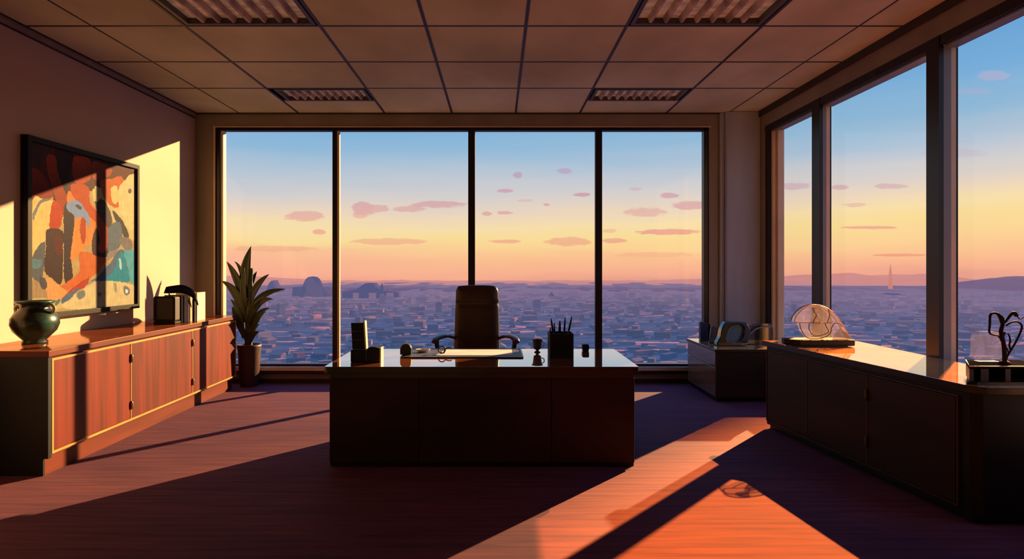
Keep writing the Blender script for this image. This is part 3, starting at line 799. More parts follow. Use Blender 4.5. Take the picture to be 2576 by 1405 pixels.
# white dish
d = thing('dish', 'small white oval dish on the desk pad beside the clock', 'dish', (-.62, 4.78, T))
mb = MB(); mb.lathe([(0, 0), (.55, 0), (.8, .008), (1, .022), (.96, .024), (.75, .013), (0, .008)], (0, 0, 0), 32, M=Matrix.Translation((-.62, 4.78, T+.0055)) @ Matrix.Rotation(.15, 4, 'Z') @ Matrix.Diagonal((.062, .038, 1, 1)), close=False)
mb.build('bowl', M['white'], d)
# curled stand
cl = MB()
cl.tube(spline([(-.455+.028*math.cos(a), 4.70, T+.036+.026*math.sin(a)) for a in [math.radians(q) for q in range(-60, 271, 30)]], 3), .0055, 8)
cl.tube(spline([(-.455, 4.70, T+.008), (-.437, 4.70, T+.0125), (-.43, 4.70, T+.04), (-.40, 4.70, T+.052), (-.375, 4.70, T+.050)], 4), .0055, 8)
tag(cl.build('cable_clip', M['black'], org=(-.455, 4.70, T)), 'small curled black clip on the desk pad near the left chair arm', 'clip')
# cup
cp = thing('cup', 'small dark footed cup standing right of the desk pad', 'cup', (.33, 4.80, T))
MB().lathe([(0, 0), (.024, 0), (.026, .004), (.012, .012), (.012, .020), (.030, .030), (.034, .06), (.038, .095), (.046, .100), (.046, .106), (.034, .104), (.030, .04), (0, .035)], (.33, 4.80, T), 32, close=False).build('bowl', M['book_grey'], cp)
MB().tube(spline([(.368, 4.80, T+.09), (.386, 4.80, T+.08), (.384, 4.80, T+.055), (.364, 4.80, T+.045)], 5), .004, 8).build('handle', M['cream'], cp)
# pencil holder
hx, hy = .496, 4.56
ph = thing('pencil_holder', 'square dark pencil holder on the right side of the desk', 'pencil holder', (hx, hy, T))
w = .094; h = .192
mb = MB(); mb.ring(rrect(hx-w, hx+w, hy-w, hy+w, .012), rrect(hx-w+.006, hx+w-.006, hy-w+.006, hy+w-.006, .008), 'z', T, T+h); mb.build('wall', M['navy'], ph)
MB().prism(rrect(hx-w+.005, hx+w-.005, hy-w+.005, hy+w-.005, .008), 'z', T, T+.006).build('bottom', M['navy'], ph)
pens = [(-.035, -.084, .305, .008, 'black pen with a rounded cap, leaning left in the holder'), (-.055, -.092, .235, .006, 'shortest pen peeking over the left rim of the holder'),
        (-.010, -.004, .285, .010, 'thick short marker upright in the middle of the holder'), (.020, .045, .31, .007, 'thin dark pen right of the middle in the holder'),
        (.030, .105, .315, .007, 'brown pencil leaning furthest right in the holder'), (-.030, -.050, .27, .006, 'dark pen between the left pen and the middle marker')]
for k, (xa, xb, top, r, lab) in enumerate(pens):
    yy = hy-.03+.014*k
    p0 = Vector((hx+xa, yy, T+.012)); p1 = Vector((hx+xb*.9, yy+.01, T+top)); dd = p1-p0
    t = thing('pencil' if k == 4 else 'pen', lab, 'pencil' if k == 4 else 'pen', p0, 'pens in the holder')
    MB().tube([p0, p0+dd*.65], [r*.85, r], 10).build('barrel', M['black'] if k != 4 else M['leather'], t)
    MB().tube([p0+dd*.651, p0+dd*.9, p1], [r*1.1, r, r*.4], 10).build('cap', M['black'] if k != 4 else M['clay'], t)
# little dark block at the back right
bx_ = thing('paperweight', 'tiny dark rounded paperweight near the back right edge of the desk', 'paperweight', (.745, 4.90, T))
MB().prism(rrect(.717, .773, T+.006, T+.055, .010), 'y', 4.87, 4.925).build('block', M['navy'], bx_, bevel=.004)
MB().box(.72, .77, 4.873, 4.922, T, T+.0058).build('foot', M['black'], bx_)

# ------------------------------------------------------------------ small cabinet in the right corner
sc_ = thing('low_cabinet', 'low dark wooden cabinet in the corner below the grey column', 'cabinet', (2.72, 6.55, 0))
ax0, ax1, ay0, ay1, AH = 2.315, 3.19, 6.12, 7.03, .565
o = MB().box(ax0-.012, ax1, ay0-.012, ay1, AH-.03, AH).build('top', [M['wood_edge'], M['cab_top']], sc_, bevel=.003)
for p in o.data.polygons:
    if p.normal.z > .9: p.material_index = 1
MB().box(ax0+.014, ax1-.01, ay0+.014, ay1-.01, .05, AH-.031).build('carcass', M['wood_black'], sc_)
MB().box(ax0+.03, ax1-.03, ay0+.03, ay1-.03, 0, .05).build('plinth', M['wood_black'], sc_)
MB().box(ax0+.002, ax1-.01, ay0, ay0+.0135, .05, AH-.031).build('end_panel', M['wood_dark'], sc_)
M['drawer_gloss'] = pmat('drawer_gloss', (112, 88, 74), .16, col2=(90, 70, 60), grain=(1, 1, 4), coat=.6)
for z0_, z1_ in ((.37, .53), (.055, .365)):
    MB().box(ax0, ax0+.0135, ay0+.016, ay1-.01, z0_, z1_).build('drawer', M['drawer_gloss'], sc_, bevel=.002)

# things on it
A = AH+.0004
bk = thing('block_sculpture', 'narrow dark blue upright block at the left end of the low cabinet', 'ornament', (2.50, 6.80, A))
MB().prism([(2.385, A), (2.475, A), (2.475, A+.205), (2.42, A+.225), (2.385, A+.225)], 'y', 6.78, 6.84).build('slab', M['blue_block'], bk, bevel=.006)
MB().prism([(2.477, A), (2.50, A), (2.50, A+.19), (2.477, A+.204)], 'y', 6.78, 6.84).build('edge', M['branch'], bk)
rs = thing('ring_sculpture', 'glossy dark rounded sculpture with a blue oval centre on the low cabinet', 'sculpture', (2.60, 6.42, A))
outer = [(2.435, A), (2.72, A), (2.775, A+.05), (2.79, A+.15), (2.765, A+.235), (2.72, A+.265), (2.55, A+.268), (2.51, A+.255), (2.475, A+.19), (2.455, A+.10)]
ou = [tuple(p)[:2] for p in spline([(x, z, 0) for x, z in outer], 5, closed=True)]
ou = [(x, max(A, z)) for x, z in ou]
cxr, czr = 2.625, A+.135
inn = []
for (x, z) in ou:
    a = math.atan2(z-czr, x-cxr); a2 = a
    rr = 1/((abs(math.cos(a2))/.092)**2.6+(abs(math.sin(a2))/.102)**2.6)**(1/2.6)
    sk = .025*math.sin(a2)
    inn.append((cxr+rr*math.cos(a2)+sk, czr+rr*math.sin(a2)))
mb = MB(); mb.ring(ou, inn, 'y', 6.36, 6.46); mb.build('ring', M['dark_gloss'], rs, bevel=.012, bseg=3)
mb = MB(); mb.prism(inn, 'y', 6.40, 6.425); mb.build('lens', M['steel_blue'], rs)
inn2 = [((x-cxr)*.93+cxr, (z-czr)*.93+czr) for x, z in inn]
MB().ring(inn, inn2, 'y', 6.385, 6.40).build('lens_rim', M['grey_gloss'], rs)
ws = thing('wave_sculpture', 'dark sweeping wedge sculpture beside the ring on the low cabinet', 'sculpture', (2.95, 6.45, A))
wv = [tuple(p)[:2] for p in spline([(2.70, A+.02, 0), (2.77, A+.08, 0), (2.83, A+.17, 0), (2.93, A+.225, 0), (3.06, A+.235, 0), (3.10, A+.19, 0), (3.10, A+.03, 0)], 6)]
mb = MB(); mb.prism([(2.70, A)]+wv+[(3.10, A)], 'y', 6.485, 6.60); mb.build('wedge', M['dark_gloss'], ws, bevel=.008)
rib = spline([(2.735, 6.475, A+.012), (2.78, 6.47, A+.04), (2.83, 6.47, A+.12), (2.92, 6.47, A+.185), (3.08, 6.475, A+.205)], 6)
MB().tube(rib, .014, 10, flat=.7).build('rim', M['grey_gloss'], ws)
lw_ = thing('glass_sail', 'thin smoky glass fin standing between the blue block and the ring', 'ornament', (2.50, 6.62, A))
MB().prism([(2.42, A+.006), (2.60, A+.006), (2.60, A+.10), (2.52, A+.17), (2.46, A+.205), (2.44, A+.16)], 'y', 6.60, 6.612).build('fin', M['dglass2'], lw_)
MB().box(2.42, 2.60, 6.59, 6.622, A, A+.006).build('foot', M['black'], lw_)

# ------------------------------------------------------------------ long cabinet on the right
LH = .78
lc = thing('long_cabinet', 'long black brown cabinet with a mirror polished top along the right windows', 'cabinet', (2.8, 4.2, 0))
P0 = Vector((2.39, 5.17)); P1 = Vector((2.645, 3.25))
dirv = (P1-P0).normalized(); nrm = Vector((dirv.y, -dirv.x))   # towards the room
if nrm.x > 0: nrm = -nrm
L_ = (P1-P0).length
XR = RIGHT-.016
YN = 3.19                                      # near end
foot = [(P0.x+.02, P0.y-.01), (P1.x+.015, P1.y), (P1.x+.06, YN+.02), (XR, YN+.02), (XR, 5.12)]
topo = [(P0.x-.012, P0.y+.02), (P1.x-.012, P1.y), (P1.x+.05, YN-.005), (XR, YN-.005), (XR, 5.14)]
o = MB().prism(topo, 'z', LH-.045, LH).build('top', [M['wood_edge'], M['cab_top']], lc, bevel=.003)
for p in o.data.polygons:
    if p.normal.z > .9: p.material_index = 1
MB().prism(foot, 'z', .04, LH-.046).build('carcass', M['wood_black'], lc)
MB().prism([(x+(.03 if i < 3 else 0), y+(.03 if i in (2, 3) else 0)) for i, (x, y) in enumerate(foot)], 'z', 0, .0399).build('plinth', M['black'], lc)
# local frame on the front face: u along, w outward
ang = math.atan2(dirv.y, dirv.x)
LM = Matrix.Translation((P0.x, P0.y, 0)) @ Matrix(((dirv.x, nrm.x, 0, 0), (dirv.y, nrm.y, 0, 0), (0, 0, 1, 0), (0, 0, 0, 1)))
us = [.04, .57, 1.20, L_-.07]
for k in range(3):
    MB(LM).box(us[k]+.004, us[k+1]-.004, -.024, -.004, .085, LH-.085).build('door', M['wood_dark'], lc, bevel=.002)
mb = MB(LM)
mb.box(.03, L_-.058, -.018, .0, LH-.078, LH-.073); mb.box(.03, L_-.058, -.018, .0, .073, .078)
mb.box(.03, .035, -.018, .0, .078, LH-.078); mb.box(L_-.063, L_-.058, -.018, .0, .078, LH-.078)
for u in us[1:3]: mb.box(u-.0025, u+.0025, -.018, -.001, .085, LH-.085)
mb.build('inlay', M['brass_dull'], lc)
for z in (.24, .56):
    MB(LM).tube([(us[2], .003, z-.04), (us[2], .006, z-.02), (us[2], .006, z+.02), (us[2], .003, z+.04)], [.005, .008, .008, .005], 8).build('hinge', M['brass_dull'], lc)

# glass dome sculpture
Lz = LH+.0004
GX, GY = 2.665, 4.84
gs = thing('glass_sculpture', 'clear domed glass sculpture on a dark board at the far end of the long cabinet', 'sculpture', (GX, GY, Lz))
mb = MB(); mb.prism([(2.40, 4.83), (2.47, 4.78), (2.50, 4.76), (2.955, 4.76), (2.955, 4.92), (2.42, 4.92)], 'z', Lz+.006, Lz+.058); mb.build('board', M['board'], gs, bevel=.01)
MB().prism([(2.45, 4.81), (2.91, 4.79), (2.91, 4.90), (2.45, 4.90)], 'z', Lz, Lz+.0058).build('board_foot', M['black'], gs)
Z0 = Lz+.058
dome = [tuple(p)[:2] for p in spline([(2.475, Z0+.145, 0), (2.50, Z0+.20, 0), (2.57, Z0+.262, 0), (2.66, Z0+.285, 0), (2.75, Z0+.258, 0), (2.83, Z0+.19, 0), (2.89, Z0+.10, 0), (2.94, Z0+.015, 0)], 7)]
hood = [(2.475, Z0+.14)]+dome+[(2.93, Z0+.0), (2.60, Z0+.0), (2.545, Z0+.06), (2.52, Z0+.135)]
MB().prism(hood, 'y', 4.815, 4.865).build('glass_hood', M['dglass'], gs, bevel=.006)
MB().tube([(x, 4.812, z) for x, z in dome], .0045, 8).build('hood_rim', M['cream'], gs)
MB().tube([(x, 4.868, z) for x, z in dome], .004, 8).build('hood_rim', M['glassrim'], gs)
def curl(pts, name='inner_line', mat='glassrim', r=.0035, y=4.81):
    MB().tube(spline([(x, y, Z0+z) for x, z in pts], 6), r, 6).build(name, M[mat], gs)
curl([(2.478, .145), (2.56, .138), (2.66, .136), (2.74, .134), (2.79, .138)])
curl([(2.52, .135), (2.535, .075), (2.58, .015), (2.66, .004), (2.74, .02), (2.78, .06), (2.785, .09)])
curl([(2.785, .09), (2.81, .13), (2.85, .13), (2.875, .10)])
curl([(2.60, .13), (2.60, .08), (2.64, .03), (2.71, .035), (2.76, .06), (2.745, .10), (2.73, .134)])
curl([(2.63, .262), (2.645, .22), (2.66, .20), (2.64, .16), (2.63, .138)])
curl([(2.76, .25), (2.77, .20), (2.755, .15), (2.75, .136)])
mb = MB(); mb.lathe([(0, 0), (.04, 0), (.03, .05), (.012, .08), (.03, .115), (.045, .13), (.0, .13)], (2.67, 4.84, Z0+.137), 24, close=False); mb.build('inner_cup', M['dglass2'], gs)
MB().prism([(2.79, Z0+.001), (2.95, Z0+.001), (2.91, Z0+.05), (2.85, Z0+.09), (2.80, Z0+.04)], 'y', 4.79, 4.805).build('side_fin', M['dglass2'], gs)

# tray with branch sculpture at the near end
ty0, ty1, tx0, tx1 = 3.27, 3.53, 2.75, 3.14
ty = thing('display_tray', 'dark stand with open niches at the near end of the long cabinet', 'stand', ((tx0+tx1)/2, (ty0+ty1)/2, Lz))
MB().prism([(2.655, 3.262), (2.70, 3.245), (3.15, 3.245), (3.19, 3.51), (2.86, 3.51)], 'z', Lz, Lz+.014).build('base', M['black'], ty)
mb = MB()
for a, b in ((2.68, 2.705), (2.745, 2.79), (2.885, 2.915), (3.10, 3.13)):
    mb.prism([(a, 3.275), (b, 3.275), (b+.13, 3.46), (a+.13, 3.46)] if b < 3 else [(a, 3.275), (b, 3.275), (b, 3.46), (a, 3.46)], 'z', Lz+.0141, Lz+.085)
mb.prism([(2.80, 3.44), (3.13, 3.44), (3.13, 3.46), (2.815, 3.46)], 'z', Lz+.0141, Lz+.085)
mb.build('uprights', M['tray_lt'], ty)
MB().prism([(2.672, 3.268), (3.135, 3.268), (3.165, 3.50), (2.84, 3.50)], 'z', Lz+.0851, Lz+.0998).build('shelf_top', M['tray'], ty, bevel=.003)
MB().tube([(2.84, 3.497, Lz+.099), (2.675, 3.268, Lz+.099), (3.13, 3.266, Lz+.099)], .003, 8).build('shelf_rim', M['cream'], ty)
TZ = Lz+.1004
gb = thing('glass_block', 'rounded clear glass block standing on the dark display stand', 'ornament', (2.87, 3.45, TZ))
mb = MB(); mb.prism(rrect(2.825, 2.985, TZ+.004, TZ+.18, .045), 'y', 3.40, 3.45); mb.build('block', M['bglass'], gb, bevel=.006)
MB().box(2.845, 2.965, 3.405, 3.445, TZ, TZ+.0038).build('foot', M['grey_gloss'], gb)
bs = thing('branch_sculpture', 'dark brown looping branch sculpture at the right edge of the photo', 'sculpture', (2.90, 3.34, TZ))
sy = 3.34; bscale = sy/F
def bp(px, py, dy=0): return ((px-1252)*bscale, sy+dy, EYE-(py-668)*bscale)
def br(pts, r0, r1, name='branch', dy=0):
    P = spline([bp(x, y, dy) for x, y in pts], 6); n = len(P)
    MB().tube(P, [r0+(r1-r0)*i/(n-1) for i in range(n)], 10, flat=.8).build(name, M['branch'], bs)
base_z = 915
br([(2527, 911), (2527, 890), (2524, 860), (2518, 835), (2522, 815), (2521, 800), (2510, 789)], .013, .010, 'trunk')
br([(2521, 812), (2514, 795), (2508, 788), (2498, 787), (2491, 793), (2490, 815), (2489, 836), (2500, 842), (2512, 845), (2519, 858)], .010, .004)
br([(2527, 812), (2536, 800), (2543, 791), (2551, 786), (2557, 794)], .006, .013)
br([(2531, 818), (2545, 810), (2560, 809), (2570, 818), (2568, 832), (2556, 858), (2543, 880), (2535, 893), (2531, 905)], .006, .006)
br([(2528, 838), (2537, 840), (2541, 855), (2539, 868), (2542, 878)], .004, .006)
br([(2527, 835), (2523, 850), (2527, 865), (2534, 878), (2537, 890)], .007, .003)
br([(2556, 792), (2566, 802), (2574, 798), (2582, 795)], .004, .002)
MB().lathe([(0, 0), (.03, 0), (.026, .012), (.015, .02), (0, .02)], (bp(2527, 0)[0], sy, TZ), 20, close=False).build('root', M['branch'], bs)

# ------------------------------------------------------------------ city, plain and hills beyond the glass
GZ = EYE-100
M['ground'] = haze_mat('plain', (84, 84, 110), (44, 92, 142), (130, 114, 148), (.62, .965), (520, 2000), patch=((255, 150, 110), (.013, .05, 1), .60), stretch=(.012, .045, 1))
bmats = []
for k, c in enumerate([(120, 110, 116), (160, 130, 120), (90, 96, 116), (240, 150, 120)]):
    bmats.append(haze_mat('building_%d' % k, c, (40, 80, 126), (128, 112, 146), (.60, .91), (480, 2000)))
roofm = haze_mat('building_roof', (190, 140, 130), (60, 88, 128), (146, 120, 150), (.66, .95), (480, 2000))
def ground():
    nx, ny = 60, 40; vs = []; fs = []
    for j in range(ny+1):
        for i in range(nx+1):
            x = -2800+7200*i/nx; y = 60+3500*(j/ny)**1.3
            h = 2.2*mn.noise(Vector((x*.01, y*.01, 0)))
            vs.append((x, y, GZ+h-1.6))
    for j in range(ny):
        for i in range(nx):
            a = j*(nx+1)+i; fs.append((a, a+1, a+nx+2, a+nx+1))
    mb = MB(); mb._add(vs, fs, True); return mb.build('plain', M['ground'])
struct(ground(), 'hazy blue city plain seen through the windows', 'ground')

def ridge(name, label, Y, prof, depth, matcol, amt=1.0, base=750, rough_=3.0, seed=0):
    """terrain strip: crest follows the outline given as (pixel x, pixel y) of the far skyline."""
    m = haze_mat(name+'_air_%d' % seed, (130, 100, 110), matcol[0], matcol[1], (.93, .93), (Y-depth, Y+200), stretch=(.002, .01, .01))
    n = 260; vs = []; fs = []
    def crest(px):
        if px <= prof[0][0]: return prof[0][1]
        for (a, ya), (b, yb) in zip(prof, prof[1:]):
            if a <= px <= b:
                t = (px-a)/(b-a); t = t*t*(3-2*t); return ya+(yb-ya)*t
        return prof[-1][1]
    x0, x1 = prof[0][0], prof[-1][0]
    rows = [(-depth, 0.0), (-depth*.6, .35), (-depth*.3, .7), (0, 1.0), (depth*.6, .3)]
    for i in range(n+1):
        px = x0+(x1-x0)*i/n
        cyp = crest(px)+rough_*mn.fractal(Vector((px*.012, seed*7.7, 0)), .8, 2.2, 4)
        zt = EYE-(cyp-(9 if seed == 2 else 0)-668)*Y/F
        zt = max(zt, GZ-1)
        for dY, k in rows:
            yy = Y+dY+ (40*mn.noise(Vector((px*.02, dY*.01, seed))) if k not in (1.0,) else 0)
            z = GZ-3+(zt-GZ+3)*k + (6*mn.noise(Vector((px*.03, dY*.02, seed+5))) if 0 < k < 1 else 0)
            vs.append(((px-1252)*Y/F, yy, z))
    R = len(rows)
    for i in range(n):
        for k in range(R-1):
            a = i*R+k; fs.append((a, a+R, a+R+1, a+1))
    mb = MB(); mb._add(vs, fs, True)
    return struct(mb.build(name, m), label, 'hills')
ridge('mountain_range', 'farthest pale salmon and mauve mountain range on the horizon', 3600,
      [(-300, 705), (300, 700), (560, 694), (700, 697), (770, 706), (860, 713), (1000, 717), (1130, 713), (1250, 716), (1400, 711), (1560, 710), (1680, 706), (1760, 700),
       (1850, 697), (1950, 695), (2040, 690), (2130, 686), (2200, 692), (2260, 690), (2330, 687), (2400, 700), (2480, 712), (2560, 708), (3000, 700)], 700,
      ((186, 138, 150), (214, 144, 140)), rough_=2.2, seed=1)
ridge('near_hills', 'low blue mauve hills rolling behind the city', 2600,
      [(-300, 735), (520, 728), (640, 738), (740, 742), (860, 738), (930, 729), (1010, 738), (1090, 736), (1150, 728), (1250, 742), (1380, 744), (1500, 738), (1620, 744), (1760, 742),
       (1950, 748), (2060, 742), (2100, 755), (2200, 745), (2300, 736), (2400, 744), (2450, 725), (2490, 708), (2560, 702), (2700, 705), (3000, 720)], 420,
      ((98, 92, 136), (122, 102, 136)), rough_=3.5, seed=2)

# buildings
def bbox(mb, x, y, z0, sx, sy, h, rot): mb.box(-sx/2, sx/2, -sy/2, sy/2, 0, h, M=Matrix.Translation((x, y, z0)) @ Matrix.Rotation(rot, 4, 'Z'))
protos = {}
def make_proto(kind, k):
    cols = bmats[k % 4]
    if kind == 'flat':
        w, d, h = 1.0, .55, .30
        t = thing('city_block', '', 'building', (0, 0, 0))
        MB().box(-w/2, w/2, -d/2, d/2, 0, h).build('walls', cols, t)
        MB().box(-w/2-.02, w/2+.02, -d/2-.02, d/2+.02, h, h+.05).build('roof', roofm, t)
        return t
    if kind == 'house':
        t = thing('gabled_house', '', 'building', (0, 0, 0))
        MB().box(-.45, .45, -.3, .3, 0, .28).build('walls', cols, t)
        MB().prism([(-.34, .281), (.34, .281), (0, .48)], 'x', -.5, .5).build('roof', roofm, t)
        return t
    if kind == 'tower':
        t = thing('slab_tower', '', 'building', (0, 0, 0))
        MB().box(-.3, .3, -.22, .22, 0, .9).build('walls', cols, t)
        MB().box(-.14, .14, -.1, .1, .9, 1.0).build('roof', roofm, t)
        return t
    if kind == 'hall':
        t = thing('long_hall', '', 'building', (0, 0, 0))
        MB().box(-1.1, 1.1, -.35, .35, 0, .16).build('walls', cols, t)
        MB().prism([(-.37, .161), (.37, .161), (.2, .24), (-.2, .24)], 'x', -1.12, 1.12).build('roof', roofm, t)
        return t
kinds = [('flat', 'flat roofed blue grey city block in the hazy plain below the windows', 'flat roofed city blocks', 95),
         ('house', 'small gabled house in the hazy plain below the windows', 'gabled houses in the plain', 75),
         ('tower', 'slim slab tower rising from the hazy city plain', 'slab towers in the city', 35),
         ('hall', 'long low pitched roof hall in the hazy city plain', 'long halls in the plain', 70)]
rb = random.Random(5); PLACED = [((787-1252)/F*1900, 1900, 75), ((925-1252)/F*1800, 1800+30, 100), ((961-1252)/F*1750, 1750, 12), ((1388-1252)/F*1900, 1900, 16), ((2260-1252)/F*2000, 2030, 60), ((685-1252)/F*2200, 2230, 50)]
for kind, lab, grp, cnt in kinds:
    P = [make_proto(kind, k) for k in range(4)]
    for q in range(cnt):
        src = P[q % 4]
        if q < 4: r = src; chs = None
        else:
            r = src.copy(); C.objects.link(r)
            for c in [c for c in src.children]:
                cc = c.copy(); C.objects.link(cc); cc.parent = r
        for tries in range(400):
            Y = 545+1180*rb.random()**1.4
            if kind == 'tower': Y = 900+850*rb.random()
            lo_, hi_ = (-.47, .37) if rb.random() < .72 else (.49, .9)
            X = Y*(lo_+(hi_-lo_)*rb.random())
            s = {'flat': 14, 'house': 12, 'tower': 11, 'hall': 11}[kind]*(.7+.7*rb.random())*(.75+Y/1400)
            rad = s*{'flat': .65, 'house': .6, 'tower': .42, 'hall': 1.2}[kind]
            if all((X-a)**2+(Y-b)**2 > (rad+c)**2 for a, b, c in PLACED): break
        PLACED.append((X, Y, rad))
        r.location = (X, Y, GZ-1.2)
        r.rotation_euler = (0, 0, rb.uniform(-.5, .5)+(0 if rb.random() < .7 else 1.2))
        r.scale = (s, s, s*(.75+.4*rb.random()))
        r['label'] = lab; r['category'] = 'building'; r['group'] = grp
mb = MB(); ks = 0
while ks < 1300:
    Y = 560+1500*rb.random()**1.2
    lo_, hi_ = (-.5, .4) if rb.random() < .68 else (.47, .95)
    X = Y*(lo_+(hi_-lo_)*rb.random()); w_ = (3+7*rb.random()**2)*(.6+Y/1500)
    if any((X-a)**2+(Y-b)**2 < (w_*1.2+c)**2 for a, b, c in PLACED): continue
    ks += 1; mb.k = rb.choice([0, 0, 1, 2, 2, 3])
    bbox(mb, X, Y, GZ-1.2, w_*rb.uniform(1, 2.6), w_*.8, w_*rb.uniform(.3, .8), rb.uniform(-.5, 1.2))
tag(mb.build('distant_rooftops', bmats), 'countless tiny rooftops scattered over the hazy plain out to the hills', 'buildings', kind='stuff')
# landmarks
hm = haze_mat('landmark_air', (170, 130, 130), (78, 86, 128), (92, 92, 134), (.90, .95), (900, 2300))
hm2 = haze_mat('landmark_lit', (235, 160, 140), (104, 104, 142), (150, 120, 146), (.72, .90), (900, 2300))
def L(px, py, Y): return ((px-1252)*Y/F, EYE-(py-668)*Y/F)
def hillshape(name, label, cat, Y, pts, d, mat):
    q = [L(x, y, Y) for x, y in pts]
    cx_ = sum(p[0] for p in q)/len(q)
    o = MB().prism(q, 'y', Y, Y+d).build(name, mat, org=(cx_, Y, GZ), bevel=d*.1)
    return tag(o, label, cat)
t = thing('domed_tower', 'rounded dome topped tower on the skyline at the left pane', 'building', (L(787, 0, 1900)[0], 1900, GZ))
r_ = 24*1900/F
MB().lathe([(0, 0), (r_*2.2, 0), (r_*2.1, EYE-(722-668)*1900/F-GZ), (0, EYE-(722-668)*1900/F-GZ)], (L(787, 0, 1900)[0], 1900, GZ), 8, close=False).build('podium', hm, t)
zb = EYE-(722-668)*1900/F
MB().lathe([(r_*1.05, 0), (r_*.92, 14), (r_*.72, 27), (r_*.45, 34), (0, 36)], (L(787, 0, 1900)[0], 1900, zb), 24, close=False).build('dome', hm, t)
t = thing('hilltop_hall', 'wide hilltop hall with a stepped roof behind the second pane', 'building', (L(925, 0, 1800)[0], 1800, GZ))
q = [L(x, y, 1800) for x, y in ((860, 770), (860, 734), (895, 728), (912, 716), (918, 712), (938, 712), (945, 722), (962, 730), (1000, 737), (1000, 770))]
MB().prism(q, 'y', 1800, 1860).build('roofed_mass', hm, t)
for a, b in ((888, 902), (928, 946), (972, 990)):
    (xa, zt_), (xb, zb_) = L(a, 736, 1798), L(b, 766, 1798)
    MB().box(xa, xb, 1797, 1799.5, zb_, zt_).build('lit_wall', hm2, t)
x, z = L(961, 711, 1750)
tag(MB().tube([(x, 1750, GZ), (x, 1750, z-14), (x, 1750, z)], [7, 5, .5], 8).build('spire', hm, org=(x, 1750, GZ)), 'thin pointed spire on the ridge right of the hilltop hall', 'spire')
x, z = L(1388, 733, 1900)
tag(MB().tube([(x, 1900, GZ), (x, 1900, z-10), (x, 1900, z)], [12, 6, .5], 8).build('spire', hm, org=(x, 1900, GZ)), 'small spire behind the third pane right of the chair', 'spire')
x, z = L(2240, 665, 2500)
t = thing('reflection_mast', 'slender mast on the ridge standing in for a faint reflection in the middle right pane', 'mast', (x, 2500, GZ))  # mast added in place of a faint reflection line in the glass
MB().tube([(x, 2500, GZ), (x, 2500, z-40), (x, 2500, z)], [9, 5, 1], 8).build('mast', haze_mat('mast_air', (150, 110, 110), (214, 138, 126), (214, 138, 126), (.9, .9)), t)
q = [L(x, y, 2000) for x, y in ((2232, 800), (2232, 755), (2243, 740), (2262, 738), (2285, 745), (2289, 752), (2289, 800))]
tag(MB().prism(q, 'y', 2000, 2060).build('tower_block', hm, org=(L(2260, 0, 2000)[0], 2000, GZ)), 'broad dark tower block on the ridge behind the middle right pane', 'building')
q = [L(x, y, 2200) for x, y in ((665, 770), (668, 735), (676, 712), (684, 705), (690, 720), (700, 730), (706, 770))]
tag(MB().prism(q, 'y', 2200, 2260).build('rock_outcrop', hm, org=(L(685, 0, 2200)[0], 2200, GZ)), 'pointed dark outcrop on the skyline just right of the plant leaves', 'rock')

# ------------------------------------------------------------------ sky
w = bpy.data.worlds.new('World'); bpy.context.scene.world = w; w.use_nodes = True
nt = w.node_tree; nt.nodes.clear()
out = N(nt, 'ShaderNodeOutputWorld'); bg = N(nt, 'ShaderNodeBackground')
tc = N(nt, 'ShaderNodeTexCoord'); sp = N(nt, 'ShaderNodeSeparateXYZ'); nt.links.new(tc.outputs['Generated'], sp.inputs[0])
X, Y, Z = sp.outputs
hyp = math_(nt, 'SQRT', math_(nt, 'ADD', math_(nt, 'MULTIPLY', X, X), math_(nt, 'MULTIPLY', Y, Y)))
el = math_(nt, 'DIVIDE', Z, math_(nt, 'MAXIMUM', hyp, .001))
nz = N(nt, 'ShaderNodeTexNoise'); nz.inputs['Scale'].default_value = 1; nz.inputs['Detail'].default_value = 3
mp = N(nt, 'ShaderNodeMapping'); mp.inputs['Scale'].default_value = (2.2, 2.2, 22)
nt.links.new(tc.outputs['Generated'], mp.inputs[0]); nt.links.new(mp.outputs[0], nz.inputs['Vector'])
wob = math_(nt, 'MULTIPLY', math_(nt, 'SUBTRACT', nz.outputs[0], .5), .055)
# warm side sits higher towards the sun on the right
az = math_(nt, 'DIVIDE', X, math_(nt, 'MAXIMUM', hyp, .001))
el2 = math_(nt, 'ADD', math_(nt, 'SUBTRACT', el, math_(nt, 'MULTIPLY', az, .02)), wob)
t_ = math_(nt, 'ADD', math_(nt, 'MULTIPLY', el2, 1.0), .1, clamp=True)      # 0 => el -.1
def e(v): return v+.1
stops = [(0.0, (128, 112, 145)), (e(-.035), (222, 150, 140)), (e(-.015), (250, 178, 144)), (e(.005), (253, 194, 146)), (e(.025), (254, 212, 150)), (e(.045), (252, 222, 152)),
         (e(.07), (250, 224, 172)), (e(.095), (236, 215, 192)), (e(.125), (212, 208, 208)), (e(.16), (180, 198, 216)), (e(.20), (148, 188, 218)), (e(.25), (122, 176, 220)),
         (e(.35), (100, 162, 216)), (e(.55), (84, 140, 205))]
col = ramp(nt, t_, [(p, lin(c)) for p, c in stops])
# pinker bank low on the left
pk = math_(nt, 'MULTIPLY', ramp(nt, math_(nt, 'ADD', el2, .5), [(.48, (1, 1, 1)), (.535, (1, 1, 1)), (.55, (0, 0, 0))]), ramp(nt, math_(nt, 'MULTIPLY_ADD', az, 1.0, .5), [(.05, (1, 1, 1)), (.5, (0, 0, 0))]))
col = mixc(nt, math_(nt, 'MULTIPLY', pk, .75), col, lin((250, 172, 150)))
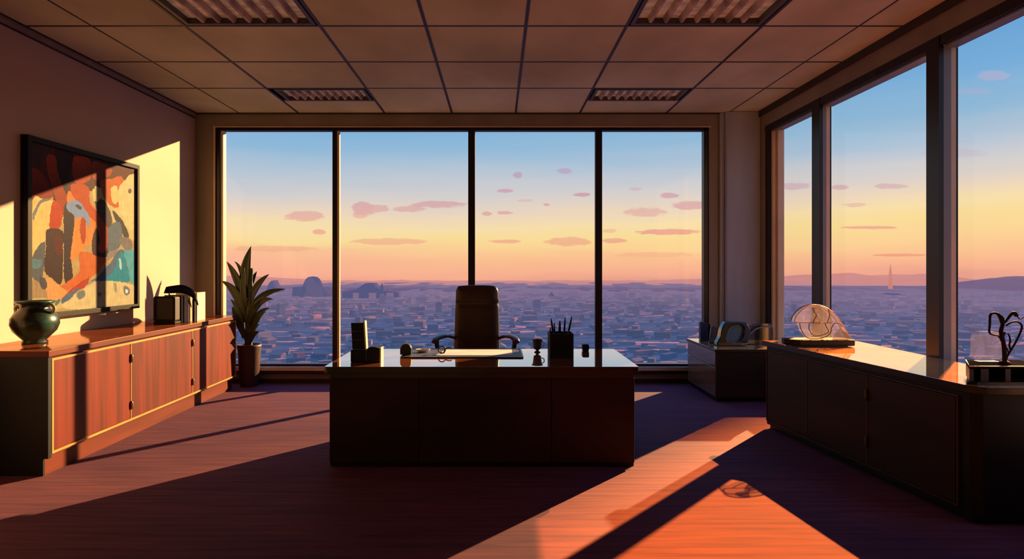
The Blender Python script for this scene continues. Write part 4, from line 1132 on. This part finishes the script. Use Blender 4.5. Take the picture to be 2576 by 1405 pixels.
# clouds
yv = math_(nt, 'MAXIMUM', Y, .02)
u = math_(nt, 'DIVIDE', X, yv); v_ = math_(nt, 'DIVIDE', Z, yv)
n2 = N(nt, 'ShaderNodeTexNoise'); n2.inputs['Scale'].default_value = 1; n2.inputs['Detail'].default_value = 4
cmb = N(nt, 'ShaderNodeCombineXYZ'); S(nt, cmb.inputs[0], math_(nt, 'MULTIPLY', u, 55)); S(nt, cmb.inputs[1], math_(nt, 'MULTIPLY', v_, 170))
nt.links.new(cmb.outputs[0], n2.inputs['Vector'])
cn = math_(nt, 'MULTIPLY', math_(nt, 'SUBTRACT', n2.outputs[0], .5), 1.9)
clouds = [(765,543,55,14,.7),(803,583,18,7,.8),(915,525,32,20,.8),(950,524,30,10,.7),(908,541,22,9,.6),(1100,514,75,10,.8),(1030,525,45,9,.7),(1303,440,14,8,1),(1420,430,20,8,.9),(1270,480,22,6,.9),
          (1462,489,24,6,1),(1225,537,14,6,.8),(1268,535,22,5,.8),(1375,514,9,4,.8),(1683,491,26,8,.9),(1600,475,18,4,.5),(1625,533,60,12,.6),(1735,516,45,12,.8),(1680,583,85,8,.95),
          (1545,605,32,7,.8),(1535,580,22,5,.5),(1430,607,60,12,.7),(980,607,110,9,.6),(1270,607,45,5,.7),(690,625,110,8,.5),(1995,468,45,10,.6),(2113,471,24,7,.7),(2240,468,48,7,.6),
          (2150,515,32,6,.5),(2190,572,75,4,.9),(2260,641,80,4,.9),(2500,190,45,14,.55),(2450,230,50,10,.3),(2400,385,90,12,.25),(1850,575,60,8,.4),(1320,504,24,4,.4),(1650,640,110,7,.35)]
acc = None
for (px, py, rx, ry, a) in clouds:
    uu = math_(nt, 'MULTIPLY', math_(nt, 'SUBTRACT', u, (px-1252)/F), F/rx)
    vv = math_(nt, 'MULTIPLY', math_(nt, 'SUBTRACT', v_, (668-py)/F), F/ry)
    d2 = math_(nt, 'ADD', math_(nt, 'MULTIPLY', uu, uu), math_(nt, 'MULTIPLY', vv, vv))
    d2 = math_(nt, 'ADD', d2, cn)
    m_ = math_(nt, 'MULTIPLY', math_(nt, 'SUBTRACT', 1.05, d2, clamp=True), a*2.2)
    m_ = math_(nt, 'MINIMUM', m_, a)
    acc = m_ if acc is None else math_(nt, 'MAXIMUM', acc, m_)
fr = ramp(nt, Y, [(.05, (0, 0, 0)), (.15, (1, 1, 1))])
acc = math_(nt, 'MULTIPLY', acc, fr)
ccol = ramp(nt, math_(nt, 'MULTIPLY', el, 2.0), [(.02, lin((240, 160, 126))), (.12, lin((240, 168, 148))), (.22, lin((214, 166, 172))), (.34, lin((186, 170, 198))), (.6, lin((186, 182, 214)))])
col = mixc(nt, acc, col, ccol)
# zenith is a deeper blue
zen = ramp(nt, Z, [(.45, (0, 0, 0)), (.8, (1, 1, 1))])
col = mixc(nt, zen, col, (.16, .5, 1.7))
nt.links.new(col, bg.inputs[0]); bg.inputs[1].default_value = 1.0
nt.links.new(bg.outputs[0], out.inputs[0])

# ------------------------------------------------------------------ sun and added spot
def aim(o, d): o.rotation_euler = Vector(d).to_track_quat('-Z', 'Y').to_euler()
sd = Vector((-.95, -1.0, -.42))
s = bpy.data.lights.new('sun', 'SUN'); s.energy = 18; s.color = (1, .61, .26); s.angle = math.radians(.5)
so = bpy.data.objects.new('sun', s); C.objects.link(so); aim(so, sd); so.location = (10, 15, 8)
# added spot outside the right hand windows, steeper than the sun, lights the floor
d2 = Vector((-.95, -1.0, -.93)).normalized()
tgt = Vector((.46, 3.44, 0))+Vector((.725, -.689, 0))*6
sp_ = bpy.data.lights.new('added_floor_spot', 'SPOT'); sp_.energy = 5.6e6; sp_.color = (1, .30, .05); sp_.shadow_soft_size = .5
sp_.spot_size = 2*math.atan(6/120); sp_.spot_blend = 0
spo = bpy.data.objects.new('added_floor_spot', sp_); C.objects.link(spo); spo.location = Vector((.9, 3.6, 0))-d2*120; aim(spo, tgt-spo.location)

# ------------------------------------------------------------------ camera
cam = bpy.data.cameras.new('camera'); co = bpy.data.objects.new('camera', cam); C.objects.link(co)
cam.sensor_width = 36; cam.lens = 36*F/2576; cam.clip_end = 12000; cam.clip_start = .05
co.location = (0, 0, EYE); co.rotation_euler = (PI/2, 0, 0)
cam.shift_x = (1288-1252)/2576; cam.shift_y = -(702.5-668)/2576
bpy.context.scene.camera = co
sc0 = bpy.context.scene
sc0.view_settings.view_transform = 'Standard'; sc0.view_settings.look = 'None'
sc0.cycles.max_bounces = 8; sc0.cycles.diffuse_bounces = 4; sc0.cycles.glossy_bounces = 4; sc0.cycles.transparent_max_bounces = 16
sc0.cycles.sample_clamp_indirect = 4
